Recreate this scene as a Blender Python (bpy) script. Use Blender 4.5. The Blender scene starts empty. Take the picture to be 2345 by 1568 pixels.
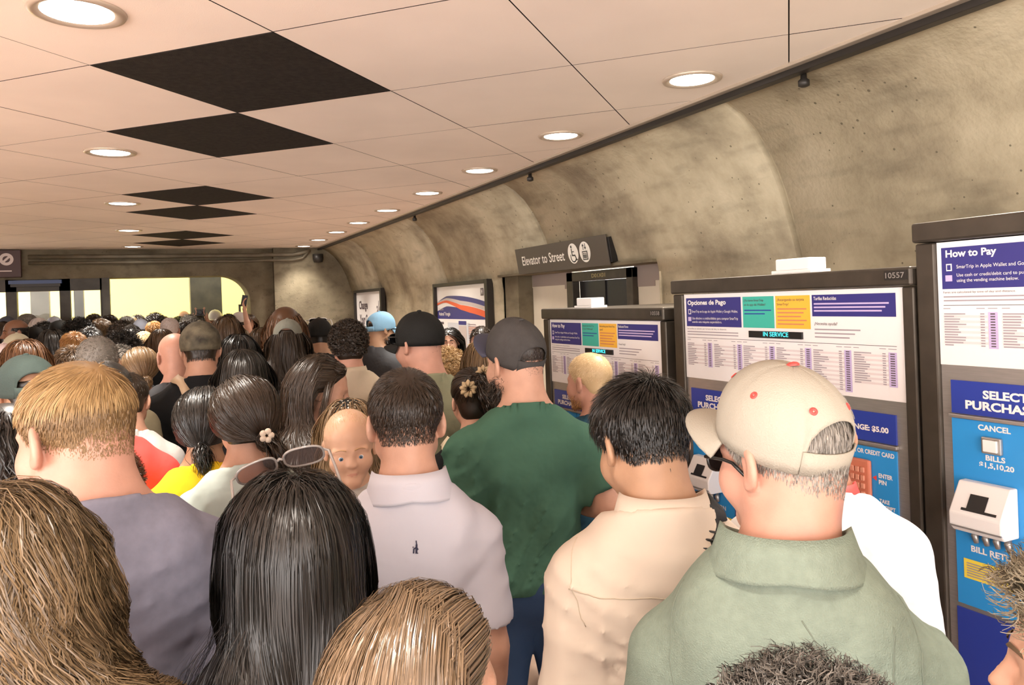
import bpy, math, random
import numpy as np
from mathutils import Matrix, Vector

random.seed(7)
SC = bpy.context.scene
COL = SC.collection
PI = math.pi

# ------------------------------------------------------------------ camera
H = 1.87                                   # camera height above the floor
FPX, YAW, ROLL, PCX, PCY = 1763.0, math.radians(25.3), math.radians(2.07), 1172.5, 686.0
cam_d = bpy.data.cameras.new('camera')
cam_d.sensor_fit = 'HORIZONTAL'
cam_d.sensor_width = 36.0
cam_d.lens = 36.0 * FPX / 2345.0
cam_d.shift_y = -(784.0 - PCY) / 2345.0
cam_d.clip_start = 0.02
cam = bpy.data.objects.new('camera', cam_d)
COL.objects.link(cam)
_cr, _sr, _cy, _sy = math.cos(ROLL), math.sin(ROLL), math.cos(YAW), math.sin(YAW)
_R0, _U0, _F0 = Vector((_cy, -_sy, 0)), Vector((0, 0, 1)), Vector((_sy, _cy, 0))
_R = _R0 * _cr - _U0 * _sr
_U = _U0 * _cr + _R0 * _sr
cam.matrix_world = Matrix(((_R.x, _U.x, -_F0.x, 0), (_R.y, _U.y, -_F0.y, 0), (_R.z, _U.z, -_F0.z, H), (0, 0, 0, 1)))
SC.camera = cam


def ray(x, y):
    dx, dy = x - PCX, PCY - y
    u, v = (dx * _cr + dy * _sr) / FPX, (-dx * _sr + dy * _cr) / FPX
    return Vector((u * _cy + _sy, -u * _sy + _cy, v))


def at_depth(x, y, d):
    return ray(x, y) * d + Vector((0, 0, H))


# ------------------------------------------------------------------ world, exposure
W = bpy.data.worlds.new('world')
SC.world = W
W.use_nodes = True
W.node_tree.nodes['Background'].inputs[0].default_value = (1.0, 0.94, 0.90, 1)
W.node_tree.nodes['Background'].inputs[1].default_value = 5.0
SC.view_settings.view_transform = 'Standard'
SC.view_settings.look = 'None'
SC.view_settings.exposure = 0.75
SC.view_settings.gamma = 1.0
SC.view_settings.use_curve_mapping = False
SC.cycles.max_bounces = 6
SC.cycles.diffuse_bounces = 4
SC.cycles.glossy_bounces = 3
SC.cycles.transmission_bounces = 4
SC.cycles.transparent_max_bounces = 6
SC.cycles.adaptive_threshold = 0.03
SC.cycles.use_denoising = True
LAMP = 11.0                                # watts of each round ceiling lamp
HALL = 14.0                               # emission of unseen lamps added to brighten the hall beyond


# ------------------------------------------------------------------ materials
MATS = {}


def M(name, col, rough=0.6, metal=0.0, var=0.0, scale=6.0, bump=0.0, bscale=80.0, emit=0.0, spec=0.5, stretch=None, detail=3.0,
      sheen=0.0, bdist=0.01):
    if name in MATS:
        return MATS[name]
    m = bpy.data.materials.new(name)
    m.use_nodes = True
    nt = m.node_tree
    b = nt.nodes['Principled BSDF']
    c = (*col, 1)
    b.inputs['Base Color'].default_value = c
    b.inputs['Roughness'].default_value = rough
    b.inputs['Metallic'].default_value = metal
    b.inputs['Specular IOR Level'].default_value = spec
    if sheen:
        b.inputs['Sheen Weight'].default_value = sheen
    if emit:
        b.inputs['Emission Color'].default_value = c
        b.inputs['Emission Strength'].default_value = emit
    if var or bump:
        tc = nt.nodes.new('ShaderNodeTexCoord')
        src = tc.outputs['Object']
        if stretch:
            mp = nt.nodes.new('ShaderNodeMapping')
            mp.inputs['Scale'].default_value = stretch
            nt.links.new(src, mp.inputs[0])
            src = mp.outputs[0]
    if var:
        n = nt.nodes.new('ShaderNodeTexNoise')
        n.inputs['Scale'].default_value = scale
        n.inputs['Detail'].default_value = detail
        nt.links.new(src, n.inputs['Vector'])
        r = nt.nodes.new('ShaderNodeValToRGB')
        r.color_ramp.elements[0].position, r.color_ramp.elements[1].position = 0.3, 0.7
        r.color_ramp.elements[0].color = (*[max(0, x * (1 - var)) for x in col], 1)
        r.color_ramp.elements[1].color = (*[min(1, x * (1 + var)) for x in col], 1)
        nt.links.new(n.outputs['Fac'], r.inputs['Fac'])
        nt.links.new(r.outputs['Color'], b.inputs['Base Color'])
    if bump:
        n = nt.nodes.new('ShaderNodeTexNoise')
        n.inputs['Scale'].default_value = bscale
        n.inputs['Detail'].default_value = 2.0
        nt.links.new(src, n.inputs['Vector'])
        bp = nt.nodes.new('ShaderNodeBump')
        bp.inputs['Strength'].default_value = bump
        bp.inputs['Distance'].default_value = bdist
        nt.links.new(n.outputs['Fac'], bp.inputs['Height'])
        nt.links.new(bp.outputs['Normal'], b.inputs['Normal'])
    MATS[name] = m
    return m


def concrete(name, c_dark, c_mid, c_light):
    m = bpy.data.materials.new(name)
    m.use_nodes = True
    nt = m.node_tree
    N, L = nt.nodes, nt.links
    b = N['Principled BSDF']
    b.inputs['Roughness'].default_value = 0.8
    b.inputs['Specular IOR Level'].default_value = 0.25
    tc = N.new('ShaderNodeTexCoord')
    big = N.new('ShaderNodeTexNoise')
    big.inputs['Scale'].default_value = 1.6
    big.inputs['Detail'].default_value = 6
    big.inputs['Roughness'].default_value = 0.62
    L.new(tc.outputs['Object'], big.inputs['Vector'])
    rp = N.new('ShaderNodeValToRGB')
    rp.color_ramp.elements[0].position, rp.color_ramp.elements[1].position = 0.32, 0.72
    rp.color_ramp.elements[0].color, rp.color_ramp.elements[1].color = (*c_dark, 1), (*c_light, 1)
    e = rp.color_ramp.elements.new(0.5)
    e.color = (*c_mid, 1)
    L.new(big.outputs['Fac'], rp.inputs['Fac'])
    # blotchy smears stretched along the passage
    mp = N.new('ShaderNodeMapping')
    mp.inputs['Scale'].default_value = (5, 1.6, 7)
    L.new(tc.outputs['Object'], mp.inputs[0])
    sm = N.new('ShaderNodeTexNoise')
    sm.inputs['Scale'].default_value = 1.4
    sm.inputs['Detail'].default_value = 5
    L.new(mp.outputs[0], sm.inputs['Vector'])
    r2 = N.new('ShaderNodeValToRGB')
    r2.color_ramp.elements[0].position, r2.color_ramp.elements[1].position = 0.52, 0.72
    r2.color_ramp.elements[0].color, r2.color_ramp.elements[1].color = (1, 1, 1, 1), (0.72, 0.72, 0.72, 1)
    L.new(sm.outputs['Fac'], r2.inputs['Fac'])
    mx = N.new('ShaderNodeMix')
    mx.data_type, mx.blend_type = 'RGBA', 'MULTIPLY'
    mx.inputs[0].default_value = 1
    L.new(rp.outputs['Color'], mx.inputs[6])
    L.new(r2.outputs['Color'], mx.inputs[7])
    # air holes left by the casting
    vo = N.new('ShaderNodeTexVoronoi')
    vo.inputs['Scale'].default_value = 17
    L.new(tc.outputs['Object'], vo.inputs['Vector'])
    gate = N.new('ShaderNodeTexNoise')
    gate.inputs['Scale'].default_value = 2.3
    L.new(tc.outputs['Object'], gate.inputs['Vector'])
    th = N.new('ShaderNodeMapRange')
    th.inputs[1].default_value, th.inputs[2].default_value = 0.35, 0.75
    th.inputs[3].default_value, th.inputs[4].default_value = 0.02, 0.17
    L.new(gate.outputs['Fac'], th.inputs[0])
    lt = N.new('ShaderNodeMath')
    lt.operation = 'LESS_THAN'
    L.new(vo.outputs['Distance'], lt.inputs[0])
    L.new(th.outputs[0], lt.inputs[1])
    mx2 = N.new('ShaderNodeMix')
    mx2.data_type, mx2.blend_type = 'RGBA', 'MIX'
    L.new(lt.outputs[0], mx2.inputs[0])
    L.new(mx.outputs[2], mx2.inputs[6])
    mx2.inputs[7].default_value = (*[x * 0.42 for x in c_mid], 1)
    L.new(mx2.outputs[2], b.inputs['Base Color'])
    fine = N.new('ShaderNodeTexNoise')
    fine.inputs['Scale'].default_value = 45
    fine.inputs['Detail'].default_value = 4
    L.new(tc.outputs['Object'], fine.inputs['Vector'])
    bp = N.new('ShaderNodeBump')
    bp.inputs['Strength'].default_value = 0.35
    bp.inputs['Distance'].default_value = 0.01
    L.new(fine.outputs['Fac'], bp.inputs['Height'])
    L.new(bp.outputs['Normal'], b.inputs['Normal'])
    return m


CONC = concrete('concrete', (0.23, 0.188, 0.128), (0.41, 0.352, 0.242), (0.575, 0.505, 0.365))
CONC_P = concrete('concrete_pier_dimmed', (0.13, 0.105, 0.07), (0.20, 0.168, 0.112), (0.28, 0.24, 0.165))  # concrete darkened to counter the last lamp's hot spot on the pier
CONC_D = concrete('concrete_dark', (0.12, 0.095, 0.06), (0.17, 0.14, 0.09), (0.23, 0.19, 0.13))  # the concrete in darker tones, for far wall, alcove jamb and plinths
TILE = M('ceiling_tile', (0.93, 0.83, 0.74), 0.75, var=0.05, scale=1.5, bump=0.08, bscale=300, spec=0.3)
BLACKT = M('perforated_panel', (0.022, 0.018, 0.015), 0.85, var=0.35, scale=40, bump=0.4, bscale=260, spec=0.2)
JOINT = M('ceiling_joint', (0.02, 0.014, 0.010), 0.9)
FLOORM = M('quarry_tile', (0.46, 0.31, 0.23), 0.55, var=0.2, scale=5)
BRONZE = M('bronze', (0.075, 0.062, 0.048), 0.42, 0.55, var=0.15, scale=14)
DARKMET = M('dark_metal', (0.035, 0.03, 0.026), 0.45, 0.4)
STEEL = M('steel', (0.46, 0.44, 0.42), 0.38, 0.75, var=0.06, scale=20, stretch=(1, 1, 14))
CHROME = M('chrome', (0.75, 0.74, 0.72), 0.15, 1.0)
WHITE = M('white_print', (0.86, 0.83, 0.82), 0.4)
WHITEP = M('white_plastic', (0.84, 0.82, 0.80), 0.35)
NAVY = M('navy_print', (0.035, 0.032, 0.20), 0.4)
BLUE = M('blue_panel', (0.03, 0.30, 0.72), 0.35)
DBLUE = M('dark_blue_panel', (0.025, 0.05, 0.33), 0.35)
GREEN = M('green_print', (0.05, 0.46, 0.36), 0.4)
ORANGE = M('orange_print', (0.92, 0.50, 0.055), 0.4)
LILAC = M('lilac_print', (0.56, 0.46, 0.72), 0.4)
PINKROW = M('row_print', (0.74, 0.66, 0.66), 0.4)
INK = M('ink', (0.10, 0.075, 0.09), 0.5)
INKL = M('ink_light', (0.36, 0.31, 0.34), 0.5)
BLACKP = M('black_plastic', (0.012, 0.011, 0.011), 0.4)
CYAN = M('cyan_glow', (0.05, 0.75, 0.85), 0.4, emit=1.6)
YELLOW = M('yellow_sticker', (0.90, 0.72, 0.08), 0.5)
KEYPAD = M('keypad_red', (0.62, 0.20, 0.12), 0.45)
KEYS = M('key_red', (0.70, 0.30, 0.20), 0.4)
REDM = M('red_print', (0.72, 0.06, 0.05), 0.5)
LENS = M('lamp_lens', (1.0, 0.93, 0.84), 0.4, emit=14.0)
LENSH = M('added_hall_lamp', (1.0, 0.95, 0.55), 0.4, emit=HALL)
RING = M('lamp_ring', (0.62, 0.52, 0.42), 0.35, 0.4)
GLASS = None


# ------------------------------------------------------------------ mesh helpers
def tag(o, label=None, cat=None, group=None, kind=None):
    if label:
        o['label'] = label
    if cat:
        o['category'] = cat
    if group:
        o['group'] = group
    if kind:
        o['kind'] = kind
    return o


def empty(name, loc=(0, 0, 0), rz=0.0):
    o = bpy.data.objects.new(name, None)
    o.empty_display_size = 0.1
    COL.objects.link(o)
    o.location = loc
    o.rotation_euler = (0, 0, rz)
    return o


_dg = None


def text_geom(s, bold=0.0):
    """vertices (n,2), faces of a line of lettering, scaled to a unit box (width,1)"""
    f = bpy.data.curves.new('lettering', 'FONT')
    f.body = s
    f.offset = bold
    f.resolution_u = 3
    o = bpy.data.objects.new('lettering', f)
    COL.objects.link(o)
    dg = bpy.context.evaluated_depsgraph_get()
    me = bpy.data.meshes.new_from_object(o.evaluated_get(dg))
    V = [(v.co.x, v.co.y) for v in me.vertices]
    F = [tuple(p.vertices) for p in me.polygons]
    bpy.data.objects.remove(o)
    bpy.data.curves.remove(f)
    bpy.data.meshes.remove(me)
    return V, F


class MB:
    def __init__(s):
        s.v, s.f, s.m, s.mats = [], [], [], []

    def _mi(s, mat):
        if mat not in s.mats:
            s.mats.append(mat)
        return s.mats.index(mat)

    def add(s, V, F, mat):
        o = len(s.v)
        s.v += [tuple(v) for v in V]
        mi = s._mi(mat)
        for f in F:
            s.f.append(tuple(i + o for i in f))
            s.m.append(mi)
        return s

    def box(s, x0, x1, y0, y1, z0, z1, mat):
        V = [(x0, y0, z0), (x1, y0, z0), (x1, y1, z0), (x0, y1, z0), (x0, y0, z1), (x1, y0, z1), (x1, y1, z1), (x0, y1, z1)]
        F = [(0, 3, 2, 1), (4, 5, 6, 7), (0, 1, 5, 4), (1, 2, 6, 5), (2, 3, 7, 6), (3, 0, 4, 7)]
        return s.add(V, F, mat)

    def prism(s, poly, a, b, mat, axis='z'):
        """extrude a 2D polygon (ccw) between a and b along an axis"""
        n = len(poly)
        mk = {'z': lambda p, t: (p[0], p[1], t), 'y': lambda p, t: (p[0], t, p[1]), 'x': lambda p, t: (t, p[0], p[1])}[axis]
        V = [mk(p, a) for p in poly] + [mk(p, b) for p in poly]
        F = [tuple(range(n - 1, -1, -1)), tuple(range(n, 2 * n))] + [(i, (i + 1) % n, n + (i + 1) % n, n + i) for i in range(n)]
        if axis == 'y':
            F = [tuple(reversed(f)) for f in F]
        return s.add(V, F, mat)

    def tube(s, pts, r, mat, seg=8, closed=False):
        pts = [Vector(p) for p in pts]
        n = len(pts)
        rr = r if isinstance(r, (list, tuple)) else [r] * n
        V, F = [], []
        up = Vector((0.31, 0.2, 0.93)).normalized()
        for i, p in enumerate(pts):
            t = (pts[(i + 1) % n] - pts[i - 1]) if closed else (pts[min(i + 1, n - 1)] - pts[max(i - 1, 0)])
            t.normalize()
            a = t.cross(up)
            if a.length < 1e-3:
                a = t.cross(Vector((1, 0, 0)))
            a.normalize()
            b = t.cross(a)
            for k in range(seg):
                w = 2 * PI * k / seg
                V.append(p + (a * math.cos(w) + b * math.sin(w)) * rr[i])
        for i in range(n if closed else n - 1):
            j = (i + 1) % n
            for k in range(seg):
                l = (k + 1) % seg
                F.append((i * seg + k, i * seg + l, j * seg + l, j * seg + k))
        if not closed:
            F.append(tuple(range(seg - 1, -1, -1)))
            F.append(tuple((n - 1) * seg + k for k in range(seg)))
        return s.add(V, F, mat)

    def lathe(s, prof, c, mat, seg=32, axis='z', cap=True):
        V, F = [], []
        n = len(prof)
        for r, t in prof:
            for k in range(seg):
                w = 2 * PI * k / seg
                x, y = r * math.cos(w), r * math.sin(w)
                V.append({'z': (c[0] + x, c[1] + y, c[2] + t), 'y': (c[0] + x, c[1] + t, c[2] + y), 'x': (c[0] + t, c[1] + x, c[2] + y)}[axis])
        for i in range(n - 1):
            for k in range(seg):
                l = (k + 1) % seg
                F.append((i * seg + k, i * seg + l, (i + 1) * seg + l, (i + 1) * seg + k))
        if cap:
            F.append(tuple(range(seg - 1, -1, -1)))
            F.append(tuple((n - 1) * seg + k for k in range(seg)))
        return s.add(V, F, mat)

    def disc(s, c, r, mat, seg=28, axis='z', sx=1.0):
        V = []
        for k in range(seg):
            w = 2 * PI * k / seg
            x, y = r * math.cos(w) * sx, r * math.sin(w)
            V.append({'z': (c[0] + x, c[1] + y, c[2]), 'y': (c[0] + x, c[1], c[2] + y), 'x': (c[0], c[1] + x, c[2] + y)}[axis])
        return s.add(V, [tuple(range(seg))], mat)

    def ring(s, c, r0, r1, mat, seg=24, a0=0.0, a1=2 * PI):
        """flat ring or arc in the local x-z plane (y fixed)"""
        V, F = [], []
        for k in range(seg + 1):
            w = a0 + (a1 - a0) * k / seg
            for r in (r0, r1):
                V.append((c[0] + r * math.cos(w), c[1], c[2] + r * math.sin(w)))
        for k in range(seg):
            F.append((2 * k, 2 * k + 1, 2 * k + 3, 2 * k + 2))
        return s.add(V, F, mat)

    def text(s, body, x0, x1, z0, z1, y, mat, bold=0.0, keep=False):
        """lettering filling the box x0..x1, z0..z1 of the local x-z plane"""
        V, F = text_geom(body, bold)
        xs, ys = [v[0] for v in V], [v[1] for v in V]
        ax, bx, ay, by = min(xs), max(xs), min(ys), max(ys)
        kx, kz = (x1 - x0) / (bx - ax), (z1 - z0) / (by - ay)
        return s.add([(x0 + (v[0] - ax) * kx, y, z0 + (v[1] - ay) * kz) for v in V], F, mat)

    def rect(s, x0, x1, z0, z1, y, mat):
        return s.add([(x0, y, z0), (x1, y, z0), (x1, y, z1), (x0, y, z1)], [(0, 1, 2, 3)], mat)

    def build(s, name, parent=None, smooth=False, bevel=0.0, loc=None):
        me = bpy.data.meshes.new(name)
        me.from_pydata(s.v, [], s.f)
        for m in s.mats:
            me.materials.append(m)
        me.polygons.foreach_set('material_index', s.m)
        if smooth:
            me.polygons.foreach_set('use_smooth', [True] * len(s.f))
        me.update()
        o = bpy.data.objects.new(name, me)
        COL.objects.link(o)
        if loc:
            o.location = loc
        if parent:
            o.parent = parent
        if bevel:
            b = o.modifiers.new('bevel', 'BEVEL')
            b.width = bevel
            b.segments = 2
            b.limit_method = 'ANGLE'
        return o


def struct(o):
    o['kind'] = 'structure'
    return o


# ------------------------------------------------------------------ ceiling of diamond tiles
ZC = H + 0.95
XL, XR, Y0, Y1 = -4.7, 2.50, -4.0, 12.70
TS = 0.8796 * 0.95
_yaw0, _a0 = math.radians(23.13), 0.7492
_rot = YAW - _yaw0
# origin of the grid, carried from the fitted frame into the passage frame
_ox, _oy = 0.3314 * 0.95, 2.8897 * 0.95
OX = _ox * math.cos(_rot) + _oy * math.sin(_rot)
OY = -_ox * math.sin(_rot) + _oy * math.cos(_rot)
GA = _a0 + _rot
DI = (math.sin(GA), math.cos(GA))
DJ = (-math.cos(GA), math.sin(GA))


def clip_poly(poly, x0, x1, y0, y1):
    for ax, lim, sg in ((0, x0, 1), (0, x1, -1), (1, y0, 1), (1, y1, -1)):
        out = []
        for i in range(len(poly)):
            p, q = poly[i - 1], poly[i]
            ip, iq = (p[ax] - lim) * sg >= 0, (q[ax] - lim) * sg >= 0
            if ip != iq:
                t = (lim - p[ax]) / (q[ax] - p[ax])
                out.append((p[0] + (q[0] - p[0]) * t, p[1] + (q[1] - p[1]) * t))
            if iq:
                out.append(q)
        poly = out
        if len(poly) < 3:
            return []
    return poly


def grid_pt(i, j):
    return (OX + TS * (i * DI[0] + j * DJ[0]), OY + TS * (i * DI[1] + j * DJ[1]))


black = [(0, 0), (1, 1), (3, 3), (4, 4), (6, 6), (7, 7), (-3, -3), (-2, -2)]
cb = MB()
panels = []
rt = random.Random(3)
for i in range(-14, 26):
    for j in range(-14, 26):
        g = 0.0030
        P = [grid_pt(i + a, j + b) for a, b in ((g, g), (1 - g, g), (1 - g, 1 - g), (g, 1 - g))]
        P = clip_poly(P, XL, XR, Y0, Y1)
        if not P:
            continue
        ar = sum(P[k - 1][0] * P[k][1] - P[k][0] * P[k - 1][1] for k in range(len(P)))
        if ar < 0:
            P = P[::-1]
        if (i, j) in black:
            panels.append(((i, j), P))
            continue
        dz = rt.uniform(-0.0005, 0.0005)
        np_ = len(P)
        cb.add([(q[0], q[1], ZC + dz) for q in P], [tuple(range(np_ - 1, -1, -1))], TILE)
        cb.add([(q[0], q[1], ZC + dz) for q in P] + [(q[0], q[1], ZC + 0.005) for q in P], [(k, (k + 1) % np_, np_ + (k + 1) % np_, np_ + k) for k in range(np_)], JOINT)
cb.box(XL, XR, Y0, Y1, ZC + 0.005, ZC + 0.06, JOINT)
struct(cb.build('ceiling'))
bl = {(0, 0): 'largest dark perforated ceiling panel, nearest of the row of black diamonds', (1, 1): 'dark perforated ceiling panel touching the tip of the largest black diamond',
      (3, 3): 'dark perforated ceiling panel, third of the black diamonds down the passage', (4, 4): 'dark perforated ceiling panel, fourth of the black diamonds down the passage',
      (6, 6): 'dark perforated ceiling panel, fifth of the black diamonds, small and far', (7, 7): 'dark perforated ceiling panel, last black diamond before the far wall'}
for ij, P in panels:
    c = MB().prism(P, ZC - 0.002, ZC + 0.0045, BLACKT)
    if ij in bl:
        tag(c.build('dark_ceiling_panel'), bl[ij], 'ceiling panel', 'black diamond panels in the ceiling')
    else:
        tag(c.build('dark_ceiling_panel'), 'dark perforated ceiling panel in the passage before the picture begins', 'ceiling panel', 'black panels behind the viewer')

# round lamps let into the ceiling
ords = ['first and largest', 'second', 'third', 'fourth', 'fifth', 'sixth', 'seventh', 'eighth', 'last and smallest']


def lamp(x, y, r, label):
    t = empty('ceiling_lamp', (x, y, ZC))
    if label:
        tag(t, label, 'ceiling lamp', 'round lamps along the ceiling')
    else:
        tag(t, 'round recessed ceiling lamp behind the viewer', 'ceiling lamp', 'round lamps out of view')
    k = r / 0.105
    MB().lathe([(0.104 * k, -0.004), (0.124 * k, -0.012), (0.138 * k, -0.008), (0.142 * k, 0.0), (0.104 * k, 0.0), (0.104 * k, -0.004)], (0, 0, 0), RING, 40, cap=False).build('trim_ring', t, True)
    MB().lathe([(0.001, -0.008), (0.06 * k, -0.0075), (0.1045 * k, -0.004)], (0, 0, 0), LENS, 40, cap=False).build('lens', t, True)
    ld = bpy.data.lights.new('lamp_light', 'AREA')
    ld.shape, ld.size, ld.energy, ld.color, ld.spread = 'DISK', 2 * r, LAMP, (1.0, 0.91, 0.80), math.radians(96)
    lo_ = bpy.data.objects.new('lamp_light', ld)
    COL.objects.link(lo_)
    lo_.location = (0, 0, -0.012)
    lo_.parent = t


for k, y in enumerate((2.734, 3.938, 5.157, 6.32, 7.56, 8.74, 9.87, 11.04, 12.17)):
    lamp(2.215, y, 0.098, '%s round lamp of the row beside the concrete wall' % ords[k])
lab = ['large round ceiling lamp cut by the top edge over the blond man', 'round ceiling lamp beside the second black ceiling diamond', 'round ceiling lamp beside the third and fourth black diamonds',
       'round ceiling lamp beside the fifth black ceiling diamond', 'round ceiling lamp just before the far wall of the passage']
for k, y in enumerate((2.743, 5.074, 7.40, 9.80, 12.165)):
    lamp(-0.17, y, 0.105, lab[k])
for x, y in ((2.215, 1.53), (2.215, 0.33), (2.215, -0.87), (-0.17, 0.38), (-0.17, -1.98), (-2.58, 0.38), (-2.58, 2.74), (-2.58, 5.07), (-2.58, 7.4), (-2.58, 9.8)):
    lamp(x, y, 0.105, None)

# ------------------------------------------------------------------ floor and walls
struct(MB().box(-6, 3.6, -5, 22, -0.2, 0, FLOORM).build('floor'))
PROF = [(3.06, -H), (3.06, 0.10), (3.045, 0.18), (3.02, 0.27), (2.985, 0.38), (2.945, 0.50), (2.895, 0.61), (2.835, 0.71), (2.765, 0.80), (2.68, 0.875), (2.58, 0.93), (2.50, 0.955)]
GROOVES = (-2.25, 0.36, 2.955, 5.58, 8.105, 10.764)
ys = [(Y0, 0), (Y1, 0)]
for g in GROOVES:
    ys += [(g - 0.026, 0), (g - 0.016, 0.03), (g + 0.010, 0.03), (g + 0.020, 0)]
AL0, AL1, ALZ = 4.17, 6.65, 0.215           # lift alcove in the wall
ys += [(AL0, 0), (AL1, 0)]
ys.sort()
wv, wf = [], []
prof = [PROF[0], (3.06, 0.0), PROF[1]] + PROF[2:]
prof = [(3.06, -H), (3.06, 0.10), (3.045, 0.18), (3.036, ALZ)] + PROF[3:]
for y, d in ys:
    for x, z in prof:
        wv.append((x + d, y, z + H))
n = len(prof)
for i in range(len(ys) - 1):
    for k in range(n - 1):
        if ys[i][0] >= AL0 - 1e-6 and ys[i + 1][0] <= AL1 + 1e-6 and k < 3:
            continue
        wf.append((i * n + k, i * n + k + 1, (i + 1) * n + k + 1, (i + 1) * n + k))
w = MB().add(wv, wf, CONC).build('wall_right', smooth=False)
for p in w.data.polygons:
    yv = [w.data.vertices[i].co.y for i in p.vertices]
    p.use_smooth = max(yv) - min(yv) > 0.05
so = w.modifiers.new('thickness', 'SOLIDIFY')
so.thickness = 0.22
so.offset = -1
struct(w)
# the far wall: concrete with a wide round-cornered portal, the glazed kiosk front beside it
YF = 12.70


def portal():
    r = 0.42
    pts = [(-0.56, -H), (-0.56, 0.535)]
    pts += [(1.03, 0.535)]
    for k in range(1, 13):
        a = PI / 2 - k * PI / 24
        pts.append((1.455 - r + r * math.cos(a), 0.535 - r + r * math.sin(a)))
    pts += [(1.47, -H)]
    return pts


inner = portal()
outer = [(-0.56, -H), (-0.56, 0.95), (1.03, 0.95)] + [(1.82, 0.95)] * 11 + [(1.82, 0.5)] + [(1.82, -H)]
fb = MB()
V, F = [], []
for (a, b) in ((inner, YF), (outer, YF), (inner, YF + 0.55)):
    V += [(p[0], b, p[1] + H) for p in a]
n = len(inner)
for k in range(n - 1):
    F.append((n + k, k, k + 1, n + k + 1))
    F.append((k, 2 * n + k, 2 * n + k + 1, k + 1))
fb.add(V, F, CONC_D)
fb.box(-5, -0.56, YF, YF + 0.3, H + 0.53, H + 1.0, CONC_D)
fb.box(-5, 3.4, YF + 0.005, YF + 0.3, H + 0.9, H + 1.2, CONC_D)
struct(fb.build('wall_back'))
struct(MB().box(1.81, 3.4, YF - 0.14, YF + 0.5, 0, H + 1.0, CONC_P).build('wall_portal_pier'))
struct(MB().box(-5, -4.75, 3, YF, 0, H + 1.0, CONC).build('wall_left'))
# the brightly lit hall beyond the portal
HALLW = M('hall_wall', (0.95, 0.90, 0.38), 0.8, var=0.02, scale=1)
struct(MB().box(-6, 3.6, 19.0, 19.2, 0, 4.5, HALLW).build('wall_hall'))
struct(MB().box(3.4, 3.6, 12.9, 19, 0, 4.5, HALLW).build('wall_hall_side'))
struct(MB().box(-6, 3.6, 12.95, 19.2, 4.5, 4.6, HALLW).build('ceiling_hall'))
for k, (x, y) in enumerate(((-3.2, 15.2), (0.2, 15.2), (2.4, 15.2), (-3.2, 17.4), (0.2, 17.4), (2.4, 17.4))):  # unseen lamps, put in to make the hall wall bright
    t = empty('added_hall_lamp', (x, y, 4.5))
    tag(t, 'unseen lamp added to brighten the yellow hall, above the portal top', 'ceiling lamp', 'added lamps of the hall beyond')
    MB().box(-0.55, 0.55, -0.12, 0.12, -0.06, 0.0, DARKMET).build('housing', t)
    MB().box(-0.5, 0.5, -0.09, 0.09, -0.075, -0.06, LENSH).build('lens', t)
# dark pillar and rail standing in the hall
pl = MB().box(0.66, 1.16, 14.2, 14.6, 0, H + 1.2, M('pillar_green', (0.055, 0.05, 0.03), 0.6, var=0.3, scale=5)).build('pillar')
tag(pl, 'dark square pillar standing in the bright portal', 'pillar', kind='thing')
tag(MB().box(1.62, 2.0, 15.9, 15.95, H + 0.06, H + 0.1, DARKMET).box(1.60, 1.64, 15.9, 15.95, 0, H + 0.1, DARKMET).build('hand_rail'), 'thin dark rail against the yellow hall wall beside the portal edge', 'rail')
# glazed kiosk front
FRAME = M('kiosk_frame', (0.05, 0.043, 0.034), 0.5, 0.3, var=0.2, scale=8)
gp = M('grey_column', (0.16, 0.15, 0.125), 0.6, var=0.2, scale=6)
kio = MB()
for x0, x1 in ((-1.79, -1.66), (-1.14, -1.005), (-0.625, -0.555), (-2.62, -2.5)):
    kio.box(x0, x1, YF + 0.02, YF + 0.16, 0, H + 0.54, FRAME)
kio.box(-5, -0.56, YF + 0.02, YF + 0.16, H + 0.36, H + 0.54, FRAME)
kio.box(-5, -0.56, YF + 0.0, YF + 0.18, 0, 0.95, FRAME)
kio.box(-0.60, -0.50, YF - 0.01, YF + 0.2, 0, H + 0.535, FRAME)
struct(kio.build('window_frame_1'))
mg = bpy.data.materials.new('clear_glass')
mg.use_nodes = True
nt = mg.node_tree
tr, gl, mxs = nt.nodes.new('ShaderNodeBsdfTransparent'), nt.nodes.new('ShaderNodeBsdfGlossy'), nt.nodes.new('ShaderNodeMixShader')
gl.inputs['Roughness'].default_value = 0.02
mxs.inputs[0].default_value = 0.012
nt.links.new(tr.outputs[0], mxs.inputs[1])
nt.links.new(gl.outputs[0], mxs.inputs[2])
nt.links.new(mxs.outputs[0], nt.nodes['Material Output'].inputs[0])
GLASS = mg
for k, (x0, x1) in enumerate(((-2.5, -1.79), (-1.66, -1.14), (-1.005, -0.625))):
    struct(MB().box(x0, x1, YF + 0.08, YF + 0.09, 0.95, H + 0.36, GLASS).build('window_%d' % (k + 2)))
for x0, x1, yy, lb in ((-1.72, -1.46, 14.6, 'grey column behind the wider kiosk window'), (-1.03, -0.90, 13.6, 'grey column behind the narrow kiosk window')):
    tag(MB().box(x0, x1, yy, yy + 0.2, 0, H + 0.9, gp).build('column'), lb, 'column', kind='thing')
sg = MB().box(-1.72, -1.12, YF - 0.06, YF + 0.015, H + 0.425, H + 0.465, DARKMET)
sg.box(-1.74, -1.10, YF - 0.08, YF + 0.015, H + 0.465, H + 0.515, M('blue_band', (0.015, 0.045, 0.17), 0.4))
tag(sg.build('kiosk_sign'), 'dark sign with a blue band above the kiosk window', 'sign')
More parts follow.
